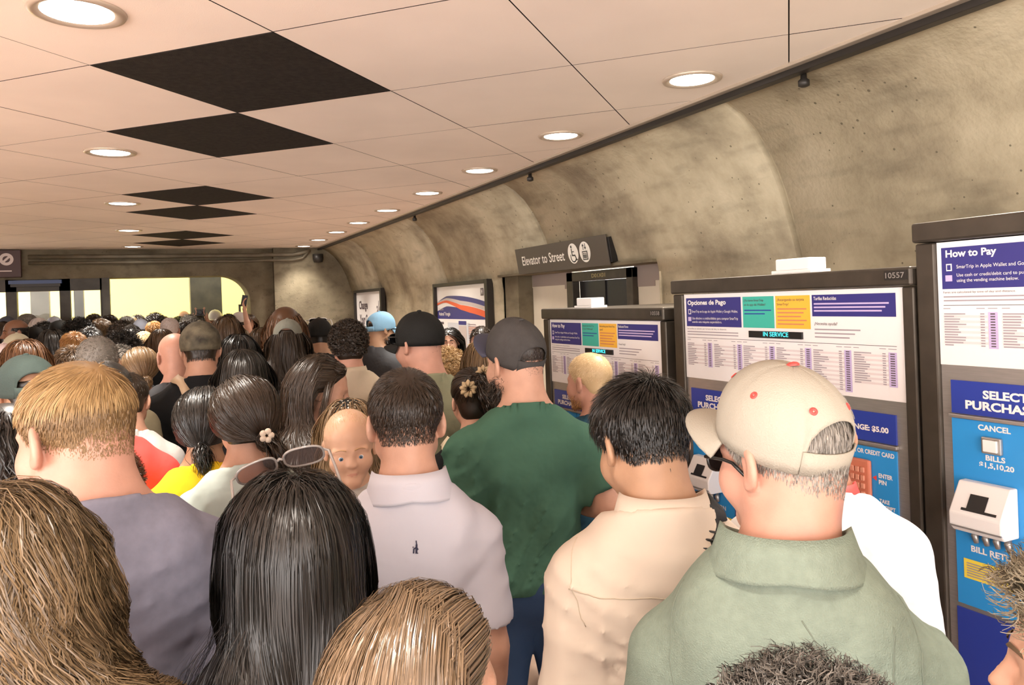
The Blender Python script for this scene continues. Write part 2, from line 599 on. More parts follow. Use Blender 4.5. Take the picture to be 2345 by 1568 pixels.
# conduits under the far end of the ceiling
pp = MB()
CON = M('conduit', (0.15, 0.125, 0.085), 0.55, 0.2, var=0.2)
for dz, r in ((0.840, 0.032), (0.755, 0.022)):
    pp.tube([(-1.5, YF - 0.045, H + dz)] + [(x, YF - 0.045, H + dz) for x in (-0.5, 0.5, 1.55)] + [(1.72, YF - 0.19, H + dz), (2.10, YF - 0.19, H + dz), (2.25, YF - 0.19, H + dz + 0.03), (2.36, YF - 0.19, H + 0.905)], r, CON, 10)
tag(pp.build('conduit', None, True), 'pair of painted conduits running under the far end of the ceiling', 'conduit')
tag(MB().lathe([(0.0, -0.09), (0.07, -0.08), (0.085, -0.03), (0.085, 0.05)], (2.48, YF - 0.26, H + 0.79), DARKMET, 20).build('fire_bell', None, True), 'dark round fitting at the end of the conduits in the ceiling corner', 'fitting')
# red and white symbol sign
t = empty('symbol_sign', (-1.78, YF - 0.10, H + 0.70))
tag(t, 'dark hanging sign with a white ring symbol over the kiosk', 'sign')
MB().box(-0.20, 0.20, 0, 0.08, -0.14, 0.24, M('maroon_box', (0.06, 0.022, 0.018), 0.5)).build('sign_box', t, bevel=0.006)
b = MB().ring((0.03, -0.002, 0.11), 0.045, 0.085, M('sign_white', (0.72, 0.62, 0.58), 0.5))
b.add([(0.03 + x, -0.003, 0.11 + z) for x, z in ((-0.05, -0.03), (-0.03, -0.05), (0.05, 0.03), (0.03, 0.05))], [(0, 1, 2, 3)], M('sign_white', (0, 0, 0)))
b.rect(-0.13, 0.09, -0.06, -0.045, -0.002, M('sign_white', (0, 0, 0)))
b.build('symbol', t)

# metal channel where ceiling meets the curved wall
ch = MB()
ch.box(2.46, 2.50, Y0, Y1 - 0.16, ZC - 0.014, ZC + 0.01, M('trim_light', (0.55, 0.47, 0.38), 0.4, 0.5))
ch.box(2.495, 2.545, Y0, Y1 - 0.16, ZC - 0.04, ZC + 0.01, DARKMET)
struct(ch.build('trim_1', bevel=0.003))
for k, y in enumerate((2.42, 5.02, 7.72)):
    t = MB().lathe([(0.012, 0.03), (0.014, 0.0), (0.024, -0.008), (0.024, -0.03), (0.01, -0.036)], (2.555, y, ZC - 0.055), DARKMET, 12)
    tag(t.build('sprinkler', None, True), ['small dark fitting under the ceiling edge nearest the ticket machines', 'small dark fitting under the ceiling edge above the lift sign', 'small dark fitting under the ceiling edge, farthest along the wall'][k], 'fitting', 'fittings under the ceiling edge')

# ------------------------------------------------------------------ lift alcove
al = MB()
XB = 3.22
TAUPE = M('taupe_paint', (0.34, 0.275, 0.24), 0.6)
CREAM = M('cream_panel', (0.72, 0.65, 0.52), 0.55, var=0.05, scale=4)
al.box(3.05, XB + 0.1, AL0 - 0.02, AL0, 0, H + ALZ, CONC)
al.box(3.05, XB + 0.1, AL1, AL1 + 0.02, 0, H + ALZ, CONC)
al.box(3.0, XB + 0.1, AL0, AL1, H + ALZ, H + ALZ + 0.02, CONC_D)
al.box(XB, XB + 0.1, AL0, 4.70, 0, H + 0.10, CREAM)
al.box(XB - 0.004, XB, AL0, 4.70, H + 0.10, H + ALZ, TAUPE)
al.box(XB - 0.004, XB, 4.45, 4.70, H + 0.06, H + 0.10, TAUPE)
al.box(XB, XB + 0.1, AL0, 4.70, H + 0.10, H + ALZ, CREAM)
al.box(XB, XB + 0.1, 5.62, AL1, H + 0.10, H + ALZ, CREAM)
al.box(XB, XB + 0.1, 5.62, 6.35, 0, H + 0.10, CREAM)
al.box(XB - 0.004, XB, 5.62, 6.35, H + 0.11, H + ALZ, TAUPE)
al.box(XB - 0.004, XB, 5.62, 5.74, H + 0.075, H + 0.11, TAUPE)
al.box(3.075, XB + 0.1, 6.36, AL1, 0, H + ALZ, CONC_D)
struct(al.build('wall_alcove'))
dr = MB()
dr.box(XB - 0.05, XB + 0.02, 5.53, 5.63, 0, H + 0.205, BRONZE)
dr.box(XB - 0.05, XB + 0.02, 4.66, 4.74, 0, H + 0.205, BRONZE)
dr.box(XB - 0.05, XB + 0.02, 4.66, 5.63, H + 0.13, H + 0.205, BRONZE)
dr = struct(dr.build('door_1', bevel=0.004))
MB().box(XB + 0.03, XB + 0.06, 4.74, 5.14, 0, H + 0.13, BLACKP).build('door_leaf', dr)
MB().box(XB + 0.02, XB + 0.05, 5.14, 5.53, 0, H + 0.13, BLACKP).build('door_leaf', dr)
dn = empty('door_number', (XB - 0.051, 5.2, H + 0.15), -PI / 2)
dn.parent = dr
MB().text('D01X01', -0.02, 0.18, 0, 0.032, -0.001, M('number_yellow', (0.42, 0.34, 0.16), 0.5), 0.02).build('lettering', dn)

# lift sign
t = empty('lift_sign', (2.965, 6.11, H + 0.219), -PI / 2)
tag(t, 'brown sign lettered Elevator to Street with two white symbols above the lift', 'sign')
tilt = math.atan2(0.034, 0.22)
t.rotation_euler = (tilt, 0, -PI / 2)
SIGNB = M('sign_brown', (0.085, 0.068, 0.052), 0.5)
MB().box(0, 1.478, 0, 0.012, 0, 0.222, SIGNB).build('sign_face', t, bevel=0.003)
MB().box(0.03, 1.50, 0.012, 0.06, 0.02, 0.20, BLACKP).build('sign_box', t)
SW = M('sign_lettering', (0.86, 0.82, 0.74), 0.5)
MB().text('Elevator to Street', 0.115, 0.86, 0.072, 0.152, -0.002, SW, 0.012).build('lettering', t)
sy = MB().disc((1.00, -0.002, 0.118), 0.078, SW, 32, 'y')
sy.disc((0.985, -0.004, 0.17), 0.011, BLACKP, 16, 'y')
for P in ([(0.978, 0.155), (0.99, 0.155), (0.994, 0.10), (0.982, 0.10)], [(0.985, 0.135), (1.02, 0.135), (1.02, 0.128), (0.985, 0.128)], [(0.984, 0.108), (1.03, 0.108), (1.03, 0.098), (0.984, 0.098)], [(1.02, 0.104), (1.03, 0.108), (1.05, 0.07), (1.04, 0.066)], [(1.035, 0.066), (1.062, 0.074), (1.062, 0.068), (1.037, 0.06)]):
    sy.add([(x, -0.004, z) for x, z in P], [(3, 2, 1, 0)], BLACKP)
sy.ring((1.0, -0.004, 0.092), 0.034, 0.043, BLACKP, 20, math.radians(150), math.radians(345))
sy.build('wheelchair_symbol', t)
sy = MB().disc((1.175, -0.002, 0.118), 0.078, SW, 32, 'y')
sy.add([(x, -0.004, z) for x, z in ((1.138, 0.125), (1.212, 0.125), (1.212, 0.058), (1.138, 0.058))], [(3, 2, 1, 0)], BLACKP)
sy.add([(x, -0.005, z) for x, z in ((1.147, 0.117), (1.203, 0.117), (1.203, 0.066), (1.147, 0.066))], [(3, 2, 1, 0)], SW)
for k in range(3):
    x = 1.158 + 0.017 * k
    sy.disc((x, -0.006, 0.107), 0.006, BLACKP, 10, 'y')
    sy.add([(x + a, -0.006, z) for a, z in ((-0.007, 0.099), (0.007, 0.099), (0.006, 0.07), (-0.006, 0.07))], [(3, 2, 1, 0)], BLACKP)
for x, s in ((1.16, 1), (1.19, -1)):
    z0 = 0.158
    sy.add([(x + a, -0.004, z0 + s * b) for a, b in ((-0.004, -0.024), (0.004, -0.024), (0.004, 0.004), (0.015, 0.004), (0, 0.024), (-0.015, 0.004), (-0.004, 0.004))], [(0, 1, 2, 3, 4, 5, 6)], BLACKP)
sy.build('lift_symbol', t)


# ------------------------------------------------------------------ posters on the wall
def poster(name, yl, yr, zt, zb, label):
    t = empty(name, (3.05, yl, H + zb), -PI / 2)
    tag(t, label, 'poster')
    wd, ht = yl - yr, zt - zb
    f = MB()
    for a in ((0, 0.04, 0, ht), (wd - 0.07, wd, 0, ht), (0.04, wd - 0.07, ht - 0.04, ht), (0.04, wd - 0.07, 0, 0.04)):
        f.box(a[0], a[1], -0.07, 0, a[2], a[3], DARKMET)
    f.build('frame', t, bevel=0.004)
    MB().box(0.04, wd - 0.07, -0.03, -0.002, 0.04, ht - 0.04, WHITE).build('sheet', t)
    return t, wd, ht


t, wd, ht = poster('wall_poster', 12.25, 10.65, 0.235, -1.2, 'white advertising poster lettered Change Your Career in a black frame')
MB().text('Change', 0.20, 0.72, ht - 0.34, ht - 0.17, -0.032, INK, 0.03).build('lettering', t)
MB().text('Your Career', 0.22, 1.02, ht - 0.54, ht - 0.38, -0.032, INK, 0.03).build('lettering', t)
MB().text('ald', 1.22, 1.46, ht - 0.40, ht - 0.18, -0.032, INK, 0.0).build('lettering', t)
t, wd, ht = poster('map_poster', 8.45, 6.87, 0.212, -1.25, 'transit map poster with a curving navy and orange band in a black frame')
b = MB()
GREYB = M('grey_band', (0.55, 0.48, 0.46), 0.5)
ORB = M('orange_band', (0.75, 0.13, 0.05), 0.5)
n = 24


def band(f0, f1, mat, y):
    V, F = [], []
    for k in range(n + 1):
        x = 0.045 + (wd - 0.12) * k / n
        q = k / n
        V += [(x, y, ht - f0(q)), (x, y, ht - f1(q))]
    for k in range(n):
        F.append((2 * k, 2 * k + 1, 2 * k + 3, 2 * k + 2))
    b.add(V, F, mat)


arc = lambda q: 0.145 + 0.075 * (q - 0.28) ** 2 * 2.2 + 0.10 * max(0, 0.22 - q) ** 1.2 * 3.5
band(arc, lambda q: max(arc(q), arc(q) + 0.05 * min(1, q * 2)), NAVY, -0.0315)
band(lambda q: arc(q) + 0.05 * min(1, q * 2), lambda q: arc(q) + 0.05 * min(1, q * 2) + 0.04, GREYB, -0.0315)
band(lambda q: arc(q) + 0.085 * min(1, q * 2) + 0.01, lambda q: arc(q) + 0.085 * min(1, q * 2) + 0.02 + 0.055 * min(1, q * 1.5), ORB, -0.033)
band(lambda q: arc(q) + 0.10 + 0.06 * q, lambda q: 0.40, NAVY, -0.032)
band(lambda q: arc(q) + 0.075 * min(1, q * 2) + 0.02, lambda q: arc(q) + 0.12 * min(1, q * 1.5) + 0.03, ORB, -0.0335)
b.text('Federal Triangle', 0.10, 0.46, ht - 0.375, ht - 0.325, -0.035, WHITE, 0.01)
b.text('Station', 0.10, 0.25, ht - 0.305, ht - 0.275, -0.035, GREYB)
b.rect(1.33, 1.41, ht - 0.16, ht - 0.085, -0.032, INK)
b.text('M', 1.35, 1.39, ht - 0.15, ht - 0.095, -0.034, WHITE, 0.03)
rr = random.Random(5)
b.rect(0.36, 1.02, 0.10, ht - 0.44, -0.0315, M('map_grey', (0.60, 0.62, 0.66), 0.5))
b.rect(0.46, 0.52, ht - 0.95, ht - 0.55, -0.0325, M('map_green', (0.42, 0.56, 0.42), 0.5))
b.rect(0.70, 0.92, ht - 0.46, ht - 0.42, -0.033, NAVY)
b.rect(0.70, 0.92, ht - 0.74, ht - 0.47, -0.033, GREYB)
b.rect(0.72, 0.96, ht - 0.92, ht - 0.76, -0.033, M('map_green', (0, 0, 0)))
b.rect(0.08, 0.24, ht - 0.46, ht - 0.435, -0.033, INK)
for k in range(26):
    z = ht - 0.5 - k * 0.028
    b.rect(0.08, 0.08 + rr.uniform(0.08, 0.17), z, z + 0.009, -0.033, INKL)
b.rect(0.98, 1.47, ht - 0.56, ht - 0.47, -0.0325, M('map_pink', (0.70, 0.45, 0.36), 0.5))
b.rect(0.98, 1.47, ht - 0.80, ht - 0.62, -0.0325, M('map_pink', (0, 0, 0)))
for k in range(26):
    z = ht - 0.455 - k * 0.024
    b.rect(0.98, 0.98 + rr.uniform(0.2, 0.48), z, z + 0.007, -0.034, INKL)
for k in range(22):
    x, z = rr.uniform(0.40, 0.98), rr.uniform(ht - 1.1, ht - 0.5)
    a = rr.choice((0, 1))
    b.rect(x, x + (0.004 if a else rr.uniform(0.05, 0.14)), z, z + (rr.uniform(0.05, 0.16) if a else 0.004), -0.034, INKL)
b.build('print', t)


# ------------------------------------------------------------------ ticket machines
def machine(y_left, z_top, label, lang, number):
    t = empty('ticket_machine', (1.9, y_left, 0), -PI / 2)
    tag(t, label, 'ticket machine', 'ticket machines along the wall')
    WD, DP = 1.072, 0.86
    zb = z_top - 1.81
    if zb > 0.02:
        MB().box(0.0, WD, 0.03, DP, 0, zb, CONC_D).build('plinth', t)
    else:
        zb = 0.0
    T = z_top
    f = MB()
    f.box(0, 0.056, 0.0, DP, zb, T - 0.056, BRONZE)
    f.box(1.034, WD, 0.0, DP, zb, T - 0.056, BRONZE)
    f.box(0.056, 1.034, 0.05, DP, zb, T - 0.056, BRONZE)
    f.build('cabinet', t, bevel=0.005)
    MB().box(-0.002, WD + 0.002, -0.012, DP, T - 0.054, T, BRONZE).build('header', t, bevel=0.007)
    if number:
        pb = MB().box(0.992, 1.064, -0.016, -0.012, T - 0.036, T - 0.010, DARKMET).build('number_plate', t)
        MB().text(number, 0.998, 1.058, T - 0.031, T - 0.015, -0.018, STEEL, 0.01).build('lettering', pb)
    # white information sheet
    z0, z1 = T - 0.381, T - 0.057
    sh = MB().box(0.057, 1.030, 0.010, 0.05, z0, z1, WHITE).build('information_sheet', t)
    b = MB()
    y = 0.0092
    rr = random.Random(len(label))
    R = lambda u0, u1, v0, v1, m, d=0: b.rect(u0, u1, T - v1, T - v0, y - d * 0.0006, m)
    X = lambda s, u0, u1, v0, v1, m, bd=0.0: b.text(s, u0, u1, T - v1, T - v0, y - 0.0012, m, bd)
    es = lang == 'es'
    R(0.070, 0.378, 0.072, 0.181, NAVY)
    R(0.387, 0.538, 0.072, 0.181, GREEN)
    R(0.545, 0.695, 0.072, 0.181, ORANGE)
    R(0.703, 1.007, 0.072, 0.140, NAVY)
    if es:
        X('Opciones de Pago', 0.080, 0.300, 0.080, 0.104, WHITE, 0.03)
        X('SmarTrip en la app de Apple Wallet y Google Wallet.', 0.105, 0.362, 0.119, 0.131, WHITE)
        X('Use efectivo o crédito/débito para comprar SmarTrip', 0.105, 0.362, 0.145, 0.157, WHITE)
        X('usando esta máquina expendedora.', 0.105, 0.275, 0.159, 0.170, WHITE)
        X('¿Ya tiene SmarTrip', 0.395, 0.490, 0.081, 0.092, INK)
        X('en la app de Wallet?', 0.395, 0.500, 0.096, 0.107, INK)
        X('¿Recargando su tarjeta', 0.553, 0.672, 0.081, 0.092, INK)
        X('SmarTrip?', 0.553, 0.605, 0.096, 0.107, INK)
        X('Tarifas Reducidas', 0.711, 0.800, 0.078, 0.089, WHITE, 0.01)
        X('¿Necesita ayuda?', 0.711, 0.801, 0.158, 0.170, INK)
        X('Las tarifas se calculan por la hora del día y la distancia.', 0.073, 0.300, 0.187, 0.194, INK)
    else:
        X('How to Pay', 0.083, 0.218, 0.079, 0.104, WHITE, 0.03)
        X('SmarTrip in Apple Wallet and Google Wallet.', 0.112, 0.345, 0.119, 0.131, WHITE)
        X('Use cash or credit/debit card to purchase SmarTrip', 0.112, 0.362, 0.141, 0.152, WHITE)
        X('using the vending machine below.', 0.112, 0.270, 0.155, 0.166, WHITE)
        X('Already have SmarTrip', 0.395, 0.500, 0.081, 0.091, INK)
        X('in your Wallet app?', 0.395, 0.490, 0.095, 0.106, INK)
        X('Reloading your SmarTrip', 0.553, 0.680, 0.081, 0.091, INK)
        X('card?', 0.553, 0.580, 0.095, 0.105, INK)
        X('Reduced Fares', 0.711, 0.790, 0.078, 0.089, WHITE, 0.01)
        X('Need help?', 0.711, 0.765, 0.158, 0.170, INK)
        X('Fares are calculated by time of day and distance.', 0.073, 0.262, 0.187, 0.194, INK)
    for a in (0.0, 1.0):
        R(0.083 + 0.003 * a, 0.099 - 0.003 * a, 0.115 + 0.003 * a, 0.134 - 0.003 * a, NAVY if a else WHITE, 1 + a)
    R(0.080, 0.099, 0.145, 0.161, LILAC, 1)
    for k in range(3):
        R(0.711, 0.985 - 0.012 * k, 0.098 + k * 0.011, 0.103 + k * 0.011, LILAC, 1)
        R(0.711, 0.885 - 0.02 * k, 0.179 + k * 0.012, 0.183 + k * 0.012, INKL, 1)
    for k in range(2):
        R(0.395, 0.525 - 0.03 * k, 0.118 + k * 0.012, 0.122 + k * 0.012, DBLUE, 1)
    for k in range(5):
        R(0.553, 0.680 - 0.012 * (k % 3), 0.114 + k * 0.0125, 0.118 + k * 0.0125, KEYPAD, 1)
    for k in range(2):
        R(0.073, 0.36, 0.200 + k * 0.010, 0.2035 + k * 0.010, INKL, 1)
    R(0.072, 1.006, 0.2235, 0.2250, INK, 1)
    cols = ((0.071, 0.191, 0.215), (0.226, 0.352, 0.376), (0.383, 0.510, 0.535), (0.542, 0.668, 0.694), (0.701, 0.823, 0.849), (0.857, 0.978, 1.005))
    for ci, (c0, c1, c2) in enumerate(cols):
        nr = (13, 13, 13, 13, 18, 14)[ci]
        R(c1, c2, 0.242, 0.246 + nr * 0.0068, LILAC, 1)
        R(c0, c0 + 0.02, 0.2315, 0.2335, INKL, 1)
        R(c1 - 0.03, c1 - 0.008, 0.2315, 0.2335, INKL, 1)
        R(c1, c2, 0.2315, 0.2335, INKL, 1)
        for k in range(nr):
            v = 0.245 + k * 0.0068
            if k % 2:
                R(c0, c1 - 0.002, v - 0.0014, v + 0.0046, PINKROW, 1)
            R(c0 + 0.002, c0 + 0.002 + rr.uniform(0.022, 0.062), v, v + 0.0032, INKL, 2)
            R(c1 - 0.020, c1 - 0.009, v, v + 0.0032, INKL, 2)
            R(c1 + 0.006, c2 - 0.006, v, v + 0.0032, INK, 2)
    b.build('print', sh)
    d = MB().box(0.420, 0.662, 0.002, 0.012, T - 0.2145, T - 0.1915, BLACKP).build('status_display', t)
    MB().text('IN SERVICE', 0.492, 0.606, T - 0.2085, T - 0.1935, 0.0008, CYAN, 0.0).build('lettering', d)
    # steel front with the blue panels
    MB().box(0.057, 1.030, 0.012, 0.05, zb + 0.02, z0, STEEL).build('steel_front', t)
    bn = MB().box(0.086, 0.995, 0.006, 0.012, T - 0.506, T - 0.420, DBLUE).build('instruction_banner', t)
    for s_, u0, u1, v0, v1 in (('SELECT', 0.172, 0.285, 0.440, 0.462), ('PURCHASE', 0.125, 0.305, 0.469, 0.492), ('CHANGE: $5.00', 0.800, 0.972, 0.459, 0.478)):
        MB().text(s_, u0, u1, T - v1, T - v0, 0.0048, WHITE, 0.04).build('lettering', bn)
    MB().box(0.080, 1.0, -0.002, 0.012, T - 0.518, T - 0.508, STEEL).build('shelf_strip', t, bevel=0.002)
    cp = MB().box(0.084, 0.305, 0.008, 0.012, T - 1.006, T - 0.520, BLUE)
    cp.box(0.312, 0.806, 0.008, 0.012, T - 0.779, T - 0.522, BLUE)
    cp.box(0.812, 0.993, 0.008, 0.012, T - 0.779, T - 0.524, BLUE)
    cp = cp.build('blue_panel', t)
    b = MB()
    y2 = 0.0072
    tx = lambda s, u0, u1, v0, v1: MB().text(s, u0, u1, T - v1, T - v0, y2, WHITE, 0.032).build('lettering', cp)
    tx('CANCEL', 0.155, 0.238, 0.528, 0.543)
    tx('BILLS', 0.172, 0.222, 0.604, 0.618)
    tx('$1,5,10,20', 0.155, 0.243, 0.623, 0.639)
    tx('BILL RETURN', 0.125, 0.262, 0.846, 0.862)
    tx('ATM OR CREDIT CARD', 0.822, 0.986, 0.532, 0.546)
    tx('ENTER', 0.931, 0.978, 0.596, 0.609)
    tx('PIN', 0.931, 0.957, 0.615, 0.628)
    tx('TAKE', 0.931, 0.965, 0.670, 0.682)
    tx('RECEIPT', 0.931, 0.984, 0.687, 0.699)
    for u, v in ((0.918, 0.612), (0.918, 0.682)):
        MB().add([(u - 0.008, y2, T - v), (u + 0.006, y2, T - v - 0.008), (u + 0.006, y2, T - v + 0.008)], [(0, 1, 2)], REDM).build('arrow', cp)
    db = MB().box(0.080, 0.305, 0.008, 0.012, zb + 0.55, T - 1.018, DBLUE)
    db.box(0.312, 0.993, 0.008, 0.012, zb + 0.55, T - 0.801, DBLUE)
    db.build('lower_panel', t)
    q = MB().box(0.168, 0.218, -0.004, 0.008, T - 0.599, T - 0.557, STEEL).build('cancel_button', t, bevel=0.003)
    MB().box(0.175, 0.211, -0.009, -0.003, T - 0.593, T - 0.563, WHITEP).build('button_face', q, bevel=0.002)
    # bill acceptor: a block with a sloping top and a slot
    q = MB()
    P = [(0.008, -0.674), (-0.018, -0.674), (-0.062, -0.748), (-0.062, -0.780), (-0.048, -0.797), (0.008, -0.797)]
    q.prism([(a, T + b_) for a, b_ in P], 0.115, 0.250, WHITEP, 'x')
    q = q.build('bill_acceptor', t, bevel=0.004)
    s = MB()
    s.add([(u, -0.018 - 0.044 * k - 0.002, T - 0.674 - 0.074 * k) for u, k in ((0.158, 0.35), (0.205, 0.35), (0.205, 0.85), (0.158, 0.85))], [(3, 2, 1, 0)], BLACKP)
    s.add([(u, -0.018 - 0.044 * k - 0.0015, T - 0.674 - 0.074 * k) for u, k in ((0.145, 0.8), (0.235, 0.8), (0.235, 0.88), (0.145, 0.88))], [(3, 2, 1, 0)], BLACKP)
    s.box(0.116, 0.249, -0.063, -0.05, T - 0.784, T - 0.780, STEEL)
    s.build('slot', q)
    for k in range(4):
        MB().tube([(0.142 + 0.028 * k, 0.004, T - 0.806), (0.144 + 0.028 * k, -0.004, T - 0.815), (0.146 + 0.028 * k, -0.002, T - 0.833)], [0.007, 0.009, 0.006], STEEL, 8).build('guide_lug', t, True)
    q = MB().rect(0.104, 0.300, T - 0.935, T - 0.884, 0.0070, YELLOW).build('notice_sticker', t)
    s = MB()
    for k in range(6):
        s.rect(0.112, 0.290 - 0.02 * (k % 3), T - 0.896 - k * 0.0065, T - 0.893 - k * 0.0065, 0.0064, INKL)
    s.build('print', q)
    q = MB().box(0.832, 0.910, -0.006, 0.008, T - 0.692, T - 0.562, KEYPAD).build('keypad', t, bevel=0.006)
    for r in range(4):
        for c in range(3):
            MB().box(0.846 + c * 0.018, 0.859 + c * 0.018, -0.012, -0.006, T - 0.600 - r * 0.024, T - 0.584 - r * 0.024, KEYS).build('key', q, bevel=0.002)
    q = MB().box(0.928, 0.976, -0.001, 0.008, T - 0.778, T - 0.730, WHITEP).build('receipt_slot', t)
    MB().box(0.933, 0.971, -0.0025, -0.001, T - 0.772, T - 0.736, BLACKP).build('opening', q)
    return t


machine(1.431, H + 0.1675, 'nearest ticket machine with a cropped How to Pay sheet', 'en', '')
machine(2.511, H + 0.0525, 'ticket machine with the Spanish Opciones de Pago sheet behind the white cap', 'es', '10557')
machine(3.640, H - 0.054, 'lowest ticket machine, farthest along, below the lift sign', 'en', '10558')


def sensor(y, z, w_, lb):
    t = empty('sensor_box', (1.92, y, z), -PI / 2)
    tag(t, lb, 'box', 'white boxes on the ticket machines')
    MB().box(0, w_, 0, 0.09, 0.0, 0.012, WHITEP).build('foot_plate', t, bevel=0.002)
    MB().box(0.014, w_ - 0.008, 0.006, 0.08, 0.012, 0.050, WHITEP).build('casing', t, bevel=0.004)


sensor(2.511 - 0.520, H + 0.0525, 0.172, 'small white box on top of the Spanish-sheet ticket machine')
sensor(3.640 - 0.300, H - 0.054, 0.165, 'small white box on top of the farthest ticket machine')

# ================================================================== people
def smin(a, b, k):
    if k <= 0:
        return np.minimum(a, b)
    h = np.clip(0.5 + 0.5 * (b - a) / k, 0, 1)
    return b * (1 - h) + a * h - k * h * (1 - h)


def dist(p, P):
    """signed distance of points P (...,3) to one primitive"""
    t = p[0]
    if t == 'c':
        a, b, ra, rb = p[1]
        a, b = np.asarray(a, np.float32), np.asarray(b, np.float32)
        ab = b - a
        h = np.clip(((P - a) @ ab) / max(1e-9, float(ab @ ab)), 0, 1)
        return np.sqrt((((P - a) - h[..., None] * ab) ** 2).sum(-1)) - (ra + (rb - ra) * h)
    if t == 'e':
        c, r, R = p[1]
        q = P - np.asarray(c, np.float32)
        if R is not None:
            q = q @ np.asarray(R, np.float32)
        r = np.asarray(r, np.float32)
        k0 = np.sqrt(((q / r) ** 2).sum(-1))
        k1 = np.sqrt(((q / (r * r)) ** 2).sum(-1)) + 1e-9
        return k0 * (k0 - 1.0) / k1
    if t == 'p':
        nrm, d = p[1]
        return P @ np.asarray(nrm, np.float32) - d
    if t == 'b':
        c, hx, r, R = p[1]
        q = P - np.asarray(c, np.float32)
        if R is not None:
            q = q @ np.asarray(R, np.float32)
        q = np.abs(q) - (np.asarray(hx, np.float32) - r)
        return np.sqrt((np.maximum(q, 0) ** 2).sum(-1)) + np.minimum(q.max(-1), 0) - r


def bounds(p):
    if p[0] == 'c':
        a, b, ra, rb = p[1]
        a, b, r = np.array(a), np.array(b), max(ra, rb)
        return np.minimum(a, b) - r, np.maximum(a, b) + r
    if p[0] == 'e':
        m = max(p[1][1])
        return np.array(p[1][0]) - m, np.array(p[1][0]) + m
    if p[0] == 'b':
        m = float(np.linalg.norm(p[1][1]))
        return np.array(p[1][0]) - m, np.array(p[1][0]) + m
    return np.full(3, -9.0), np.full(3, 9.0)


def field(prims, xs, ys, zs):
    ax = [np.asarray(a, np.float32) for a in (xs, ys, zs)]
    f = np.full([len(a) for a in ax], 0.5, np.float32)
    for p in prims:
        k, op = p[2], p[3]
        lo, hi = bounds(p)
        m = k + 0.03
        sl = [slice(max(0, np.searchsorted(ax[i], lo[i] - m) - 1), np.searchsorted(ax[i], hi[i] + m) + 1) for i in range(3)]
        g = np.stack(np.meshgrid(*[ax[i][sl[i]] for i in range(3)], indexing='ij'), -1)
        if g.size == 0:
            continue
        d = dist(p, g)
        s = tuple(sl)
        if op == 'u':
            f[s] = smin(f[s], d, k)
        elif op == 's':
            f[s] = -smin(-f[s], d, k)
        else:
            f[s] = -smin(-f[s], -d, k)
    return f


def evalp(prims, P):
    f = np.full(P.shape[:-1], 0.5, np.float32)
    for p in prims:
        d = dist(p, P)
        if p[3] == 'u':
            f = smin(f, d, min(p[2], 0.02))
    return f


def gradp(prims, P, e=0.004):
    g = np.stack([evalp(prims, P + np.eye(3, dtype=np.float32)[i] * e) - evalp(prims, P - np.eye(3, dtype=np.float32)[i] * e) for i in range(3)], -1)
    return g / (np.linalg.norm(g, axis=-1, keepdims=True) + 1e-9)


def surfnet(f, xs, ys, zs, relax=1):
    X = [np.asarray(a, np.float64) for a in (xs, ys, zs)]
    s = f < 0
    nx, ny, nz = f.shape
    c8 = np.zeros((nx - 1, ny - 1, nz - 1), np.int8)
    for a in (0, 1):
        for b in (0, 1):
            for c in (0, 1):
                c8 += s[a:nx - 1 + a, b:ny - 1 + b, c:nz - 1 + c]
    act = (c8 > 0) & (c8 < 8)
    I = np.argwhere(act)
    acc = np.zeros((len(I), 3))
    cnt = np.zeros(len(I))
    for ax in range(3):
        o = [k for k in range(3) if k != ax]
        for a in (0, 1):
            for b in (0, 1):
                i1 = I.copy()
                i1[:, o[0]] += a
                i1[:, o[1]] += b
                i2 = i1.copy()
                i2[:, ax] += 1
                v1, v2 = f[tuple(i1.T)], f[tuple(i2.T)]
                m = (v1 < 0) != (v2 < 0)
                t = np.where(m, v1 / np.where(m, v1 - v2, 1), 0)
                p = np.stack([X[k][i1[:, k]] for k in range(3)], -1)
                p[:, ax] += t * (X[ax][i2[:, ax]] - X[ax][i1[:, ax]])
                acc += p * m[:, None]
                cnt += m
    V = acc / cnt[:, None]
    idm = np.full(act.shape, -1, np.int64)
    idm[tuple(I.T)] = np.arange(len(I))
    Fs = []
    for ax in range(3):
        o = [k for k in range(3) if k != ax]
        A = np.moveaxis(s, ax, 0)
        D = np.moveaxis(idm, ax, 0)
        e = A[:-1, 1:-1, 1:-1] != A[1:, 1:-1, 1:-1]
        J = np.argwhere(e)
        inside = A[:-1, 1:-1, 1:-1][tuple(J.T)]
        i, j, k = J[:, 0], J[:, 1] + 1, J[:, 2] + 1
        q = np.stack([D[i, j - 1, k - 1], D[i, j, k - 1], D[i, j, k], D[i, j - 1, k]], -1)
        flip = inside if ax != 1 else ~inside
        q = np.where(flip[:, None], q, q[:, ::-1])
        Fs.append(q)
    F = np.concatenate(Fs)
    F = F[(F >= 0).all(1)]
    for _ in range(relax):
        sm = np.zeros_like(V)
        ct = np.zeros(len(V))
        for a, b in ((0, 1), (1, 2), (2, 3), (3, 0)):
            np.add.at(sm, F[:, a], V[F[:, b]])
            np.add.at(sm, F[:, b], V[F[:, a]])
            np.add.at(ct, F[:, a], 1)
            np.add.at(ct, F[:, b], 1)
        V = 0.5 * V + 0.5 * sm / np.maximum(ct, 1)[:, None]
    return V, F


